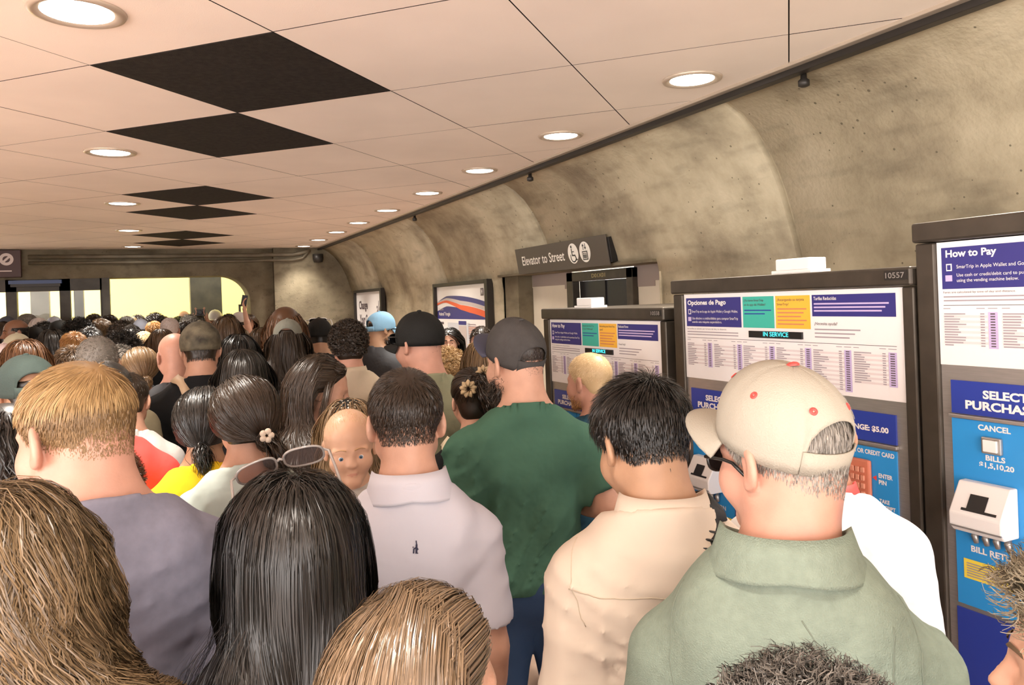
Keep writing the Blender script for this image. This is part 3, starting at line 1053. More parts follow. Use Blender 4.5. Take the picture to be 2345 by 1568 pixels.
def mesh_np(name, V, F, mats, midx=None, smooth=True, attr=None, uv=None):
    me = bpy.data.meshes.new(name)
    nf = len(F)
    me.vertices.add(len(V))
    me.vertices.foreach_set('co', np.asarray(V, np.float32).ravel())
    me.loops.add(nf * 4)
    me.loops.foreach_set('vertex_index', np.asarray(F, np.int32).ravel())
    me.polygons.add(nf)
    me.polygons.foreach_set('loop_start', np.arange(nf, dtype=np.int32) * 4)
    me.polygons.foreach_set('loop_total', np.full(nf, 4, np.int32))
    for m in mats:
        me.materials.append(m)
    if midx is not None:
        me.polygons.foreach_set('material_index', np.asarray(midx, np.int32))
    me.polygons.foreach_set('use_smooth', np.full(nf, smooth))
    if attr is not None:
        a = me.attributes.new('strand', 'FLOAT', 'POINT')
        a.data.foreach_set('value', np.asarray(attr, np.float32))
    me.update(calc_edges=True)
    return me


def link(name, me, parent=None):
    o = bpy.data.objects.new(name, me)
    COL.objects.link(o)
    if parent:
        o.parent = parent
    return o


def axis_steps(parts):
    """parts: list of (start, stop, step); returns increasing coordinates"""
    out = []
    for a, b, st in parts:
        n = max(1, int(round((b - a) / st)))
        out += list(np.linspace(a, b, n, endpoint=False))
    out.append(parts[-1][1])
    return np.array(out)


def rot(pitch=0, yaw=0, roll=0):
    """pitch>0 looks down, yaw>0 turns to the person's left, roll>0 leans to the right"""
    a = Matrix.Rotation(math.radians(-pitch), 3, 'X')
    b = Matrix.Rotation(math.radians(yaw), 3, 'Z')
    c = Matrix.Rotation(math.radians(roll), 3, 'Y')
    return np.array(b @ a @ c)


class Figure:
    """one posed body: primitives for the body, head placement, garments grown from the same primitives"""

    def __init__(s, sex='m', pitch=0, yaw=0, roll=0, arms=None, wide=1.0, belly=0.0, child=False, hs=1.0, hx=0.0, nk=0.0, slope=0.0):
        s.sex, s.child = sex, child
        fem = sex == 'f'
        s.ez = -0.016 if child else -0.003
        s.hs = hs * (0.95 if fem else 1.0)          # head size
        s.sw = (0.145 if fem else 0.166) * wide
        s.wide, s.belly = wide, belly
        s.P0 = np.array((hx, -0.03, 1.525 - nk))
        s.HC = np.array((hx, 0.014, 1.525 - nk + 0.072 * s.hs))
        s.zs = 1.318 - slope
        s.R = rot(pitch, yaw, roll)
        # arms: (elbow, wrist) for the left (-x) and right (+x) side
        e = s.sw + 0.032
        s.arms = [((-e, -0.035, 1.070), (-e - 0.005, 0.07, 0.85)), ((e, -0.035, 1.070), (e + 0.005, 0.07, 0.85))]
        if arms:
            for k in (0, 1):
                if arms[k]:
                    s.arms[k] = arms[k]

    def h(s, p):
        """head space to body space"""
        return s.P0 + s.R @ (np.array(p, float) * s.hs + s.HC - s.P0)

    def hv(s, P):
        return s.P0 + (np.asarray(P) * s.hs + s.HC - s.P0) @ s.R.T

    def to_head(s, P):
        return ((np.asarray(P) - s.P0) @ s.R - (s.HC - s.P0)) / s.hs

    def head(s):
        h, k = s.h, s.hs
        C = lambda a, b, ra, rb, kk=0.01, op='u': ('c', (h(a), h(b), ra * k, rb * k), kk, op)
        E = lambda c, r, kk=0.01, op='u', R=None: ('e', (h(c), tuple(x * k for x in r), s.R if R is None else s.R @ R), kk, op)
        f = s.sex == 'f'
        ch = s.child
        ez = s.ez
        out = [E((0, -0.014, 0.034), (0.0765 + 0.005 * ch, 0.099, 0.084 + 0.004 * ch)), E((0, 0.022, -0.03), (0.063, 0.066, 0.078), 0.03)]
        jw = 0.042 if f else 0.05
        if ch:
            jw = 0.04
        for sg in (-1, 1):
            out.append(C((sg * jw, 0.0, -0.055), (sg * 0.012, 0.068, -0.098), 0.022, 0.018, 0.025))
            out.append(E((sg * 0.040, 0.056, -0.036), (0.027, 0.027, 0.03) if not ch else (0.029, 0.027, 0.030), 0.03))
            out.append(C((sg * 0.012, 0.083 - 0.004 * ch, ez + 0.022), (sg * 0.05, 0.064, ez + 0.020), 0.010, 0.009, 0.012))
        out.append(C((0, 0.068, -0.102), (0, 0.072, -0.098), 0.019, 0.019, 0.02))
        for sg in (-1, 1):
            out.append(E((sg * 0.031, 0.092, ez), (0.019, 0.015 - 0.005 * ch, 0.011), 0.012, 's'))
            out.append(E((sg * 0.031, 0.069, ez), (0.0150, 0.0125, 0.0125), 0.006))
            out.append(C((sg * 0.020, 0.0795, ez + 0.0085), (sg * 0.043, 0.0735, ez + 0.0065), 0.0042 - 0.0014 * ch, 0.0042 - 0.0014 * ch, 0.006))
        nl = 0.010 if not ch else 0.004
        out.append(C((0, 0.084 - 0.006 * ch, 0.006 - 0.014 * ch), (0, 0.100 + nl - 0.014 * ch, -0.034 - 0.004 * ch), 0.0085, 0.0115 - 0.0025 * ch, 0.014 + 0.006 * ch))
        for sg in (-1, 1):
            out.append(E((sg * (0.0125 - 0.003 * ch), 0.096 - 0.008 * ch, -0.040), (0.009 - 0.002 * ch, 0.011 - 0.002 * ch, 0.008 - 0.001 * ch), 0.008))
        mo = 0.011 if ch else 0.017
        ly = 0.086 - 0.006 * ch
        out.append(C((-mo, ly, -0.066), (mo, ly, -0.066), 0.0065 - 0.001 * ch, 0.0065 - 0.001 * ch, 0.008))
        out.append(C((-mo + 0.002, ly - 0.001, -0.076), (mo - 0.002, ly - 0.001, -0.076), 0.0075 - 0.002 * ch, 0.0075 - 0.002 * ch, 0.008))
        out.append(C((-mo - 0.003, ly + 0.010, -0.0712), (mo + 0.003, ly + 0.010, -0.0712), 0.0018, 0.0018, 0.004, 's'))
        for sg in (-1, 1):
            Re = np.array(Matrix.Rotation(math.radians(sg * 24), 3, 'Z') @ Matrix.Rotation(math.radians(-8), 3, 'X'))
            out.append(E((sg * 0.081, -0.016, -0.004), (0.0085, 0.021, 0.034), 0.006, 'u', Re))
            out.append(E((sg * 0.090, -0.008, -0.001), (0.008, 0.0115, 0.020), 0.004, 's', Re))
            out.append(E((sg * 0.080, -0.008, -0.030), (0.007, 0.010, 0.011), 0.006, 'u', Re))
        return out

    def neck(s, g=0.0):
        r = (0.048 if s.sex == 'f' else 0.058) * (0.5 + 0.5 * s.hs) * (0.75 + 0.25 * s.wide)
        a = s.h((0, -0.030, -0.045))
        return [('c', (a, (0, -0.045, 1.41), r + g, r * 1.08 + g), 0.03, 'u'), ('c', (s.h((0, -0.055, -0.015)), (0, -0.050, 1.42), r * 0.82 + g, r * 0.9 + g), 0.03, 'u')]

    def torso(s, g=0.0):
        w, b = s.wide, s.belly
        sw = s.sw
        fem = s.sex == 'f'
        out = [('e', ((0, 0.0, 1.27), ((0.150 if not fem else 0.135) * w + g, 0.112 * (0.6 + 0.4 * w) + g, 0.20 + g), None), 0.03, 'u'),
               ('c', ((-sw * 0.62, -0.025, s.zs - 0.012), (sw * 0.62, -0.025, s.zs - 0.012), 0.064 + g, 0.064 + g), 0.04, 'u'),
               ('e', ((0, 0.0 + b * 0.5, 1.06), ((0.140 if not fem else 0.12) * w + g, 0.105 * (0.6 + 0.4 * w) + b + g, 0.18 + g), None), 0.05, 'u'),
               ('e', ((0, -0.01, 0.91), (0.168 * (0.5 + 0.5 * w) + g, 0.118 * (0.5 + 0.5 * w) + g, 0.13 + g), None), 0.05, 'u')]
        for sg in (-1, 1):
            out.append(('c', ((sg * 0.030, -0.042, 1.462), (sg * sw * 0.88, -0.022, s.zs + 0.008), 0.032 + g, 0.045 + g), 0.045, 'u'))
            out.append(('e', ((sg * 0.075 * w, -0.075, 1.33), (0.07 * w + g, 0.045 + g, 0.10 + g), None), 0.03, 'u'))
            if fem:
                out.append(('e', ((sg * 0.07, 0.095, 1.26), (0.062 + g, 0.055 + g, 0.06 + g), None), 0.03, 'u'))
            else:
                out.append(('e', ((sg * 0.075, 0.075, 1.315), (0.08 + g, 0.05 + g, 0.07 + g), None), 0.03, 'u'))
        return out

    def arm_prims(s, g=0.0, upto=2.0, flare=0.0):
        """upto: 1 = elbow, 2 = wrist; a fraction cuts the segment"""
        out = []
        ra, re, rw = (0.054, 0.041, 0.028) if s.sex == 'm' else (0.049, 0.036, 0.024)
        q = 0.4 + 0.6 * s.wide
        ra, re = ra * q, re * q
        for sg, (e, w) in zip((-1, 1), s.arms):
            sh = np.array((sg * s.sw, -0.02, s.zs))
            e, w = np.array(e, float), np.array(w, float)
            t = min(1, upto)
            out.append(('c', (sh, sh + (e - sh) * t, ra + g, ra + (re - ra) * t + g + flare), 0.035, 'u'))
            if upto > 1:
                t = upto - 1
                out.append(('c', (e, e + (w - e) * min(0.45, t), re + g, re * 1.02 + g), 0.012, 'u'))
                out.append(('c', (e, e + (w - e) * t, re + g, re + (rw - re) * t + g + flare), 0.012, 'u'))
        return out

    def legs(s, g=0.0, upto=1.0):
        out = []
        for sg in (-1, 1):
            hp, kn, an = np.array((sg * 0.09, 0, 0.90)), np.array((sg * 0.098, 0.012, 0.50)), np.array((sg * 0.10, -0.025, 0.10))
            out.append(('c', (hp, kn, 0.088 + g, 0.058 + g), 0.04, 'u'))
            out.append(('c', (kn, an, 0.055 + g, 0.038 + g), 0.02, 'u'))
            out.append(('e', ((sg * 0.099, -0.025, 0.36), (0.052 + g, 0.055 + g, 0.11 + g), None), 0.02, 'u'))
        return out

    def feet(s, g=0.0):
        out = []
        for sg in (-1, 1):
            out.append(('c', ((sg * 0.10, -0.035, 0.045), (sg * 0.115, 0.13, 0.035), 0.040 + g, 0.033 + g), 0.02, 'u'))
            out.append(('c', ((sg * 0.10, -0.03, 0.10), (sg * 0.10, -0.035, 0.045), 0.038 + g, 0.04 + g), 0.02, 'u'))
        return out

    def grid(s, fine, coarse, zlo, zhi, pad=0.0):
        pts = np.array([p for a in s.arms for p in a])
        xm = max(0.30 * max(1, s.wide), np.abs(pts[:, 0]).max() + 0.11)
        yl, yh = min(-0.24, pts[:, 1].min() - 0.11), max(0.24 + s.belly, pts[:, 1].max() + 0.12)
        return xm, yl, yh


_hand = None


def hand_mesh():
    """a relaxed right hand: wrist at the origin, fingers along -z, palm facing -x"""
    global _hand
    if _hand is None:
        pr = [('c', ((0, 0, 0.01), (0, 0, -0.03), 0.024, 0.025), 0.01, 'u'), ('b', ((0, 0.002, -0.062), (0.014, 0.040, 0.045), 0.012, None), 0.012, 'u'),
              ('e', ((-0.010, 0.028, -0.04), (0.016, 0.018, 0.03), None), 0.01, 'u')]
        for k, (y, ln, r) in enumerate(((0.031, 0.075, 0.0088), (0.010, 0.084, 0.0092), (-0.012, 0.078, 0.0088), (-0.032, 0.060, 0.0078))):
            a = np.array((0.0, y, -0.100))
            b = a + np.array((-0.012, 0.0, -0.45 * ln))
            c = b + np.array((-0.020, 0, -0.28 * ln))
            d = c + np.array((-0.018, 0, -0.14 * ln))
            pr += [('c', (a, b, r, r * 0.96), 0.004, 'u'), ('c', (b, c, r * 0.96, r * 0.9), 0.002, 'u'), ('c', (c, d, r * 0.9, r * 0.78), 0.002, 'u')]
        pr += [('c', ((-0.008, 0.032, -0.035), (-0.024, 0.062, -0.068), 0.0125, 0.0105), 0.008, 'u'), ('c', ((-0.024, 0.062, -0.068), (-0.032, 0.066, -0.098), 0.0105, 0.0085), 0.003, 'u')]
        xs, ys, zs = axis_steps([(-0.08, 0.04, 0.0045)]), axis_steps([(-0.06, 0.09, 0.0045)]), axis_steps([(-0.21, 0.04, 0.005)])
        _hand = surfnet(field(pr, xs, ys, zs), xs, ys, zs)
    return _hand


def frame_z(d, hint):
    """rotation whose -z runs along d"""
    z = -np.asarray(d, float) / np.linalg.norm(d)
    y = np.asarray(hint, float)
    y = y - z * (y @ z)
    y /= np.linalg.norm(y)
    return np.stack([np.cross(y, z), y, z], -1)


def body_mesh(fig, skin, lips, fine=0.005, coarse=0.017, low=True, name='person'):
    pr = fig.neck() + fig.torso() + fig.arm_prims() + fig.legs() + fig.feet()
    hd = fig.head()
    xm, yl, yh = fig.grid(fine, coarse, 0, 2)
    c = fig.h((0, 0, 0))
    hx, hy = 0.105 * fig.hs, 0.135 * fig.hs
    pts = np.array([p for a in fig.arms for p in a])
    top = max(c[2] + 0.15 * fig.hs, pts[:, 2].max() + 0.08)
    xs = axis_steps([(-xm, c[0] - hx, coarse), (c[0] - hx, c[0] + hx, fine), (c[0] + hx, xm, coarse)])
    ys = axis_steps([(min(yl, c[1] - hy - 0.05), c[1] - hy, coarse), (c[1] - hy, c[1] + hy, fine), (c[1] + hy, max(yh, c[1] + hy + 0.05), coarse)])
    zc = c[2] - 0.145 * fig.hs
    zs = axis_steps([(-0.01, zc, coarse), (zc, c[2] + 0.14 * fig.hs, fine), (c[2] + 0.14 * fig.hs, top + 0.03, coarse)])
    # the head primitives keep their own order (hollows for eyes and ears), then the body joins below
    V, F = surfnet(field(hd + pr, xs, ys, zs), xs, ys, zs)
    hv = fig.to_head(V)
    lw = 0.75 if fig.child else 1.0
    lip = (np.abs(hv[:, 0]) < 0.024 * lw) & (hv[:, 2] < -0.058) & (hv[:, 2] > -0.084) & (hv[:, 1] > 0.083 - 0.008 * fig.child) & ((np.abs(hv[:, 0]) / (0.026 * lw)) ** 2 + ((hv[:, 2] + 0.071) / (0.0115 - 0.0045 * fig.child)) ** 2 < 1)
    mi = lip[F].all(1).astype(np.int32)
    HV, HF = hand_mesh()
    for sg, (e, w) in zip((-1, 1), fig.arms):
        d = np.array(w, float) - np.array(e, float)
        Rh = frame_z(d, (0, 1, 0.3) if abs(d[1]) < abs(d[2]) else (0, 0.2, 1))
        P = HV * (1.0 if fig.sex == 'm' else 0.92)
        if sg < 0:
            P = P * np.array((-1, 1, 1))
        P = P @ Rh.T + np.array(w)
        F = np.concatenate([F, (HF if sg > 0 else HF[:, ::-1]) + len(V)])
        mi = np.concatenate([mi, np.zeros(len(HF), np.int32)])
        V = np.concatenate([V, P])
    return mesh_np(name, V, F, [skin, lips], mi)


def fold_noise(P, rs, amp):
    """soft cloth folds: broad waves with a few sharper creases"""
    x, y, z = P[..., 0], P[..., 1], P[..., 2]
    o = 0
    for k in range(3):
        a, b, c, ph = rs.uniform(-12, 12), rs.uniform(-10, 10), rs.uniform(10, 26), rs.uniform(0, 6)
        o = o + np.sin(a * x + b * y + c * z + 1.6 * np.sin(7 * x + ph * 2) + ph) * 0.30
    for k in range(4):
        a, b, c, ph = rs.uniform(-34, 34), rs.uniform(-12, 12), rs.uniform(14, 44), rs.uniform(0, 6)
        w = a * x + b * y + c * z + 1.9 * np.sin(9 * x + 5 * z + ph * 2) + 1.2 * np.sin(13 * z - 6 * x + ph) + ph
        m = np.clip(np.sin(5 * x + 4.3 * z + ph * 3) * 1.4, 0, 1)
        o = o - (1 - np.abs(np.sin(w))) ** 3 * m * 0.9
    return amp * o


def shirt_mesh(fig, mat, sleeve=0.62, loose=0.014, hem=0.80, neck='crew', step=0.011, fold=0.0035, seed=1, zlow=None, scoop=0.0, lo_clip=None):
    g = loose
    pr = fig.torso(g) + fig.arm_prims(g * 0.9 + 0.003, sleeve, 0.006 if sleeve < 1 else 0.0)
    rn = (0.048 if fig.sex == 'f' else 0.058) * (0.5 + 0.5 * fig.hs) * (0.75 + 0.25 * fig.wide)
    pr.append(('c', ((0, -0.052, 1.50), (0, -0.048, 1.34), rn + 0.006 + g, rn + 0.016 + g), 0.03, 'u'))
    xm, yl, yh = fig.grid(step, step, 0, 2)
    zl = hem - 0.03
    pts = np.array([p for a in fig.arms for p in a])
    zt = max(1.56, pts[:, 2].max() + 0.08 if sleeve > 0.9 else 1.56)
    xs, ys, zs = axis_steps([(-xm, xm, step)]), axis_steps([(yl, yh, step)]), axis_steps([(zl, zt, step)])
    f = field(pr, xs, ys, zs)
    g3 = np.stack(np.meshgrid(xs, ys, zs, indexing='ij'), -1).astype(np.float32)
    f = f + fold_noise(g3, random.Random(seed), fold).astype(np.float32) * np.clip((1.47 - g3[..., 2]) / 0.12, 0, 1)
    # clean ends: hem, neckline and sleeve cuffs
    f = np.maximum(f, hem - g3[..., 2])
    r = (0.052 if fig.sex == 'f' else 0.063) * (0.8 + 0.2 * fig.wide) + 0.008
    r += scoop
    nd = dist(('c', ((0, -0.050, 1.66), (0, -0.040 + scoop, 1.20), r, r)), g3)
    nd = np.maximum(nd, 1.452 - scoop * 0.6 - (g3[..., 1] + 0.10) * (0.30 + scoop * 4) - g3[..., 2])
    f = np.maximum(f, -nd)
    f = np.maximum(f, g3[..., 2] - (1.482 - scoop * 0.5 - (g3[..., 1] + 0.10) * (0.30 + scoop * 4)))
    if sleeve < 1:
        for sg, (e, w) in zip((-1, 1), fig.arms):
            sh = np.array((sg * fig.sw, -0.02, fig.zs))
            d = np.array(e, float) - sh
            L = np.linalg.norm(d)
            d /= L
            cut = (g3 - sh.astype(np.float32)) @ d.astype(np.float32) - sleeve * L
            near = (g3[..., 0] * sg) > (fig.sw + 0.008)
            rad = np.sqrt(np.maximum(((g3 - sh) ** 2).sum(-1) - ((g3 - sh) @ d) ** 2, 0))
            f = np.where(near & (rad < 0.13), np.maximum(f, cut), f)
    V, F = surfnet(f, xs, ys, zs, 2)
    return mesh_np('shirt', V, F, [mat])


def trousers_mesh(fig, mat, step=0.018):
    pr = [p for p in fig.torso(0.008)[2:4]] + fig.legs(0.014)
    xs, ys, zs = axis_steps([(-0.27, 0.27, step)]), axis_steps([(-0.2, 0.2 + fig.belly, step)]), axis_steps([(0.03, 1.02, step)])
    f = field(pr, xs, ys, zs)
    z = zs[None, None, :]
    f = np.maximum(np.maximum(f, z - 0.98), 0.07 - z)
    V, F = surfnet(f, xs, ys, zs)
    return mesh_np('trousers', V, F, [mat])


def shoe_mesh(fig, mat, sg):
    pr = [p for p in fig.feet(0.009) if (p[1][0][0] > 0) == (sg > 0)]
    xs, ys, zs = axis_steps([(sg * 0.1 - 0.08, sg * 0.1 + 0.09, 0.012)]), axis_steps([(-0.12, 0.20, 0.012)]), axis_steps([(-0.02, 0.15, 0.012)])
    f = field(pr, xs, ys, zs)
    z = zs[None, None, :]
    f = np.maximum(np.maximum(f, z - 0.105), 0.002 - z)
    V, F = surfnet(f, xs, ys, zs)
    return mesh_np('shoe', V, F, [mat])


# ------------------------------------------------------------------ hair
def hair_mat(name, c0, c1, rough=0.42, spec=0.5):
    if name in MATS:
        return MATS[name]
    m = bpy.data.materials.new(name)
    m.use_nodes = True
    nt = m.node_tree
    b = nt.nodes['Principled BSDF']
    at = nt.nodes.new('ShaderNodeAttribute')
    at.attribute_name = 'strand'
    r = nt.nodes.new('ShaderNodeValToRGB')
    r.color_ramp.elements[0].color = (*c0, 1)
    r.color_ramp.elements[1].color = (*c1, 1)
    nt.links.new(at.outputs['Fac'], r.inputs['Fac'])
    nt.links.new(r.outputs['Color'], b.inputs['Base Color'])
    b.inputs['Roughness'].default_value = rough
    b.inputs['Specular IOR Level'].default_value = spec
    MATS[name] = m
    return m


def hairline(y):
    return np.interp(y, [-0.12, -0.08, -0.045, -0.03, -0.01, 0.012, 0.03, 0.05, 0.068, 0.085], [-0.080, -0.078, -0.062, -0.012, 0.006, 0.004, 0.030, 0.056, 0.074, 0.10])


def scalp_roots(fig, n, rs, mask=None, napef=0.01):
    """points on the scalp in head space"""
    out = []
    tot = 0
    while tot < n:
        u = rs.normal(size=(n * 2, 3))
        u /= np.linalg.norm(u, axis=1, keepdims=True)
        p = u * np.array((0.0775, 0.100, 0.085)) + np.array((0, -0.014, 0.034))
        low = p[:, 2] < 0.0                       # nape: the head narrows towards the neck
        p[low, 0] *= 0.93
        p[low, 1] = np.where(p[low, 1] < -0.02, np.maximum(p[low, 1], -0.098), p[low, 1])
        k = p[:, 2] > hairline(p[:, 1]) + rs.uniform(-0.003, 0.003, len(p)) + np.where(p[:, 1] < -0.03, rs.random(len(p)) ** 2 * napef, 0)
        if mask is not None:
            k &= mask(p)
        out.append(p[k])
        tot += k.sum()
    return np.concatenate(out)[:n]


def groom(fig, style, n=3000, width=0.0016, seed=0, length=0.05, vol=0.008, mask=None, part=0.0, bun=(0, -0.12, -0.02), wave=0.0, wlen=0.08,
          clump=0.0, locks=90, frizz=0.003, fall=None, steps=None, fade=True, fringe=0.0, spread=0.0, gather=0.0, lean=0.0, swept=False):
    rs = np.random.default_rng(seed)
    roots = scalp_roots(fig, n, rs, mask, 0.034 if style == 'short' and fade else 0.008)
    n = len(roots)
    P = fig.hv(roots)
    coll = fig.head()[:6] + fig.neck()
    long = style in ('long', 'pulled')
    if style == 'long':
        coll = coll + fig.torso(0.016) + fig.arm_prims(0.018, 0.6)
    N = steps or (14 if style == 'long' else 7)
    u = (roots - np.array((0, -0.014, 0.034)))
    if style == 'short':
        hgt = np.clip((roots[:, 2] + 0.06) / 0.15, 0, 1)
        L = length * (0.16 + 0.84 * hgt ** 1.4 if fade else 1.0) * rs.uniform(0.7, 1.15, n)
    elif style in ('afro', 'curly'):
        L = length * rs.uniform(0.7, 1.1, n)
    elif style == 'pulled':
        L = np.linalg.norm(roots - np.array(bun), axis=1) * rs.uniform(0.95, 1.12, n)
    else:
        zt = (fall if fall is not None else 1.2)
        L = np.maximum(0.08, (P[:, 2] - zt) * rs.uniform(0.90, 1.06, n) + 0.05)
        if fringe:
            fr = (roots[:, 1] > 0.045) & (np.abs(roots[:, 0]) < 0.05)
            L = np.where(fr, fringe * rs.uniform(0.8, 1.1, n), L)
    off = vol * (0.25 + 0.75 * rs.random(n))
    if style == 'short':
        off = off * (0.22 + 0.78 * np.clip((roots[:, 2] + 0.05) / 0.10, 0, 1))
    whorl = np.array((0.012, -0.062, 0.095))
    R = fig.R
    B = fig.h(bun)
    side0 = np.sign(roots[:, 0] - part - rs.normal(size=n) * (0.010 + 0.02 * np.clip((0.03 - roots[:, 1]) / 0.06, 0, 1)))
    pts = [P.copy()]
    nr = [gradp(coll, P.astype(np.float32))]
    d = nr[0].copy()
    jit = rs.normal(size=(n, 3)) * frizz * 25
    ds = (L / N)[:, None]
    for i in range(N):
        t = (i + 1) / N
        g = gradp(coll, P.astype(np.float32)).astype(np.float64)
        sd = evalp(coll, P.astype(np.float32))
        hp = fig.to_head(P)
        if style == 'short':
            fl = hp - whorl
            fl[:, 1] = fl[:, 1] * 1.0 + np.where(hp[:, 2] > 0.06, 0.03, 0.0)
            fl[:, 2] -= np.where(hp[:, 1] < 0.02, 0.05, 0.01)
            fl = fl @ R.T
            w_up = np.clip((hp[:, 2] - 0.03) / 0.08, 0, 1) * spread
        elif style in ('afro', 'curly'):
            fl = g + jit * 1.2 + np.array((0, 0, -0.5 if style == 'curly' else 0.0)) * t
            w_up = np.zeros(n)
        elif style == 'pulled':
            fl = B - P
            w_up = np.zeros(n)
        else:
            sidex = side0
            onhead = (hp[:, 2] > -0.03) & (sd < 0.05)
            fl = np.where(onhead[:, None], np.stack([sidex * (0.12 + 0.75 * np.clip((hp[:, 1] + 0.06) / 0.08, 0, 1)), -0.15 - 0.5 * np.clip((hp[:, 1] + 0.02) / 0.06, 0, 1), np.full(n, -1.0)], -1) @ R.T, np.array((0, 0, -1.0)))
            if swept:
                fr_ = (onhead & (hp[:, 1] > -0.02) & (hp[:, 2] > 0.0))[:, None]
                fl = np.where(fr_, np.stack([sidex * 0.45, np.full(n, -1.2), np.full(n, -0.25)], -1) @ R.T, fl)
            fl = fl + np.array((lean, 0, 0)) * t
            if gather:
                fl[:, 0] -= np.where(P[:, 2] < 1.50, P[:, 0] * gather, 0)
            w_up = np.zeros(n)
        fl = fl / (np.linalg.norm(fl, axis=1, keepdims=True) + 1e-9)
        if style not in ('afro', 'curly'):
            near = np.clip(1 - (sd - 0.02) / 0.05, 0, 1)[:, None]
            fl = fl - g * (np.minimum(0, (fl * g).sum(1)) if long else (fl * g).sum(1))[:, None] * near
            fl = fl + g * w_up[:, None]
            fl /= (np.linalg.norm(fl, axis=1, keepdims=True) + 1e-9)
        mixw = 0.75 if style != 'afro' else 0.5
        d = d * (1 - mixw) + fl * mixw + jit * 0.04
        d /= (np.linalg.norm(d, axis=1, keepdims=True) + 1e-9)
        P = P + d * ds
        sd = evalp(coll, P.astype(np.float32))
        lim = off * min(1, t * 2.2) + 0.0015
        push = np.maximum(0, lim - sd)
        g = gradp(coll, P.astype(np.float32)).astype(np.float64)
        P = P + g * push[:, None]
        pts.append(P.copy())
        nr.append(g)
    S = np.stack(pts, 1)                          # n, N+1, 3
    Nn = np.stack(nr, 1)
    # locks, waves and curls
    ctr = roots[rs.choice(n, min(locks, n), replace=False)]
    lk = np.argmin(((roots[:, None, :] - ctr[None]) ** 2).sum(-1), 1)
    if clump:
        for k in range(len(ctr)):
            m = lk == k
            if m.sum() < 2:
                continue
            mean = S[m].mean(0)
            tt = (np.linspace(0, 1, N + 1) ** 1.2)[None, :, None] * clump
            S[m] = S[m] * (1 - tt) + mean[None] * tt
    if wave:
        T = np.gradient(S, axis=1)
        T /= (np.linalg.norm(T, axis=2, keepdims=True) + 1e-9)
        A = np.cross(T, Nn)
        A /= (np.linalg.norm(A, axis=2, keepdims=True) + 1e-9)
        Bn = np.cross(A, T)
        ph = rs.uniform(0, 2 * PI, len(ctr))[lk] + rs.normal(size=n) * 0.35
        wl = wlen * rs.uniform(0.8, 1.25, len(ctr))[lk]
        s = np.linspace(0, 1, N + 1)[None] * L[:, None]
        a = wave * np.clip(np.linspace(-0.1, 1.6, N + 1), 0, 1)[None]
        w = 2 * PI * s / wl[:, None] + ph[:, None]
        S = S + A * (a * np.cos(w))[..., None] + Bn * (np.abs(a) * (0.6 + 0.5 * np.sin(w)))[..., None]
    return S, Nn, rs.random(n) * 0.6 + 0.4 * rs.random(len(ctr))[lk], width


def ribbons(S, Nn, rnd, width, rs, roll=0.45, taper=0.35):
    n, K, _ = S.shape
    T = np.gradient(S, axis=1)
    T /= (np.linalg.norm(T, axis=2, keepdims=True) + 1e-9)
    a = np.cross(T, Nn)
    a /= (np.linalg.norm(a, axis=2, keepdims=True) + 1e-9)
    b = np.cross(a, T)
    r = rs.normal(size=(n, 1, 1)) * roll
    side = a * np.cos(r) + b * np.sin(r)
    t = np.linspace(0, 1, K)
    w = (width * (1 - (1 - taper) * np.clip((t - 0.6) / 0.4, 0, 1)))[None, :, None] * rs.uniform(0.7, 1.3, (n, 1, 1)) * 0.5
    V = np.stack([S - side * w, S + side * w], 2).reshape(-1, 3)
    i = np.arange(n)[:, None] * K * 2
    k = np.arange(K - 1)[None] * 2
    o = (i + k)
    F = np.stack([o, o + 1, o + 3, o + 2], -1).reshape(-1, 4)
    at = np.repeat(rnd, K * 2)
    return V, F, at


def scalp_shell(fig, thick=0.007, mask=None, step=0.0075, top=0.0, up=0.0):
    """the mass of hair close to the head"""
    k = fig.hs
    pr = [('e', (fig.h((0, -0.016, 0.036)), ((0.0775 + thick) * k, (0.100 + thick) * k, (0.086 + thick + top) * k), fig.R), 0.0, 'u'),
          ('e', (fig.h((0, -0.050, -0.032)), ((0.058 + thick) * k, (0.055 + thick) * k, (0.055 + thick) * k), fig.R), 0.02, 'u')]
    c = fig.h((0, -0.02, 0.03))
    m = 0.17 * k
    ax = [axis_steps([(c[i] - m, c[i] + m, step)]) for i in range(3)]
    f = field(pr, *ax)
    g = np.stack(np.meshgrid(*ax, indexing='ij'), -1)
    hp = fig.to_head(g)
    cut = (hairline(hp[..., 1]) + up * np.clip((-0.02 - hp[..., 1]) / 0.03, 0, 1) - hp[..., 2]) * 0.8
    f = np.maximum(f, cut.astype(np.float32))
    if mask is not None:
        f = np.where(mask(hp.reshape(-1, 3)).reshape(f.shape), f, 0.02)
    return surfnet(f, *ax, 1)


def hair_object(fig, mat, parent, sets, shell=0.006, shell_mask=None, seed=0, name='hair', extra=None, shell_top=0.0, roll=0.4, up=0.0):
    rs = np.random.default_rng(seed + 99)
    Vs, Fs, As = [], [], []
    o = 0
    if shell is not None:
        V, F = scalp_shell(fig, shell, shell_mask, top=shell_top, up=up)
        Vs.append(V)
        Fs.append(F)
        As.append(np.full(len(V), 0.25))
        o = len(V)
    for S, Nn, rnd, width in sets + (extra or []):
        V, F, a = ribbons(S, Nn, rnd, width, rs, roll)
        Vs.append(V)
        Fs.append(F + o)
        As.append(a)
        o += len(V)
    V = np.concatenate(Vs)
    me = mesh_np(name, V, np.concatenate(Fs), [mat], None, True, np.concatenate(As))
    return link(name, me, parent), float(V[:, 2].max())


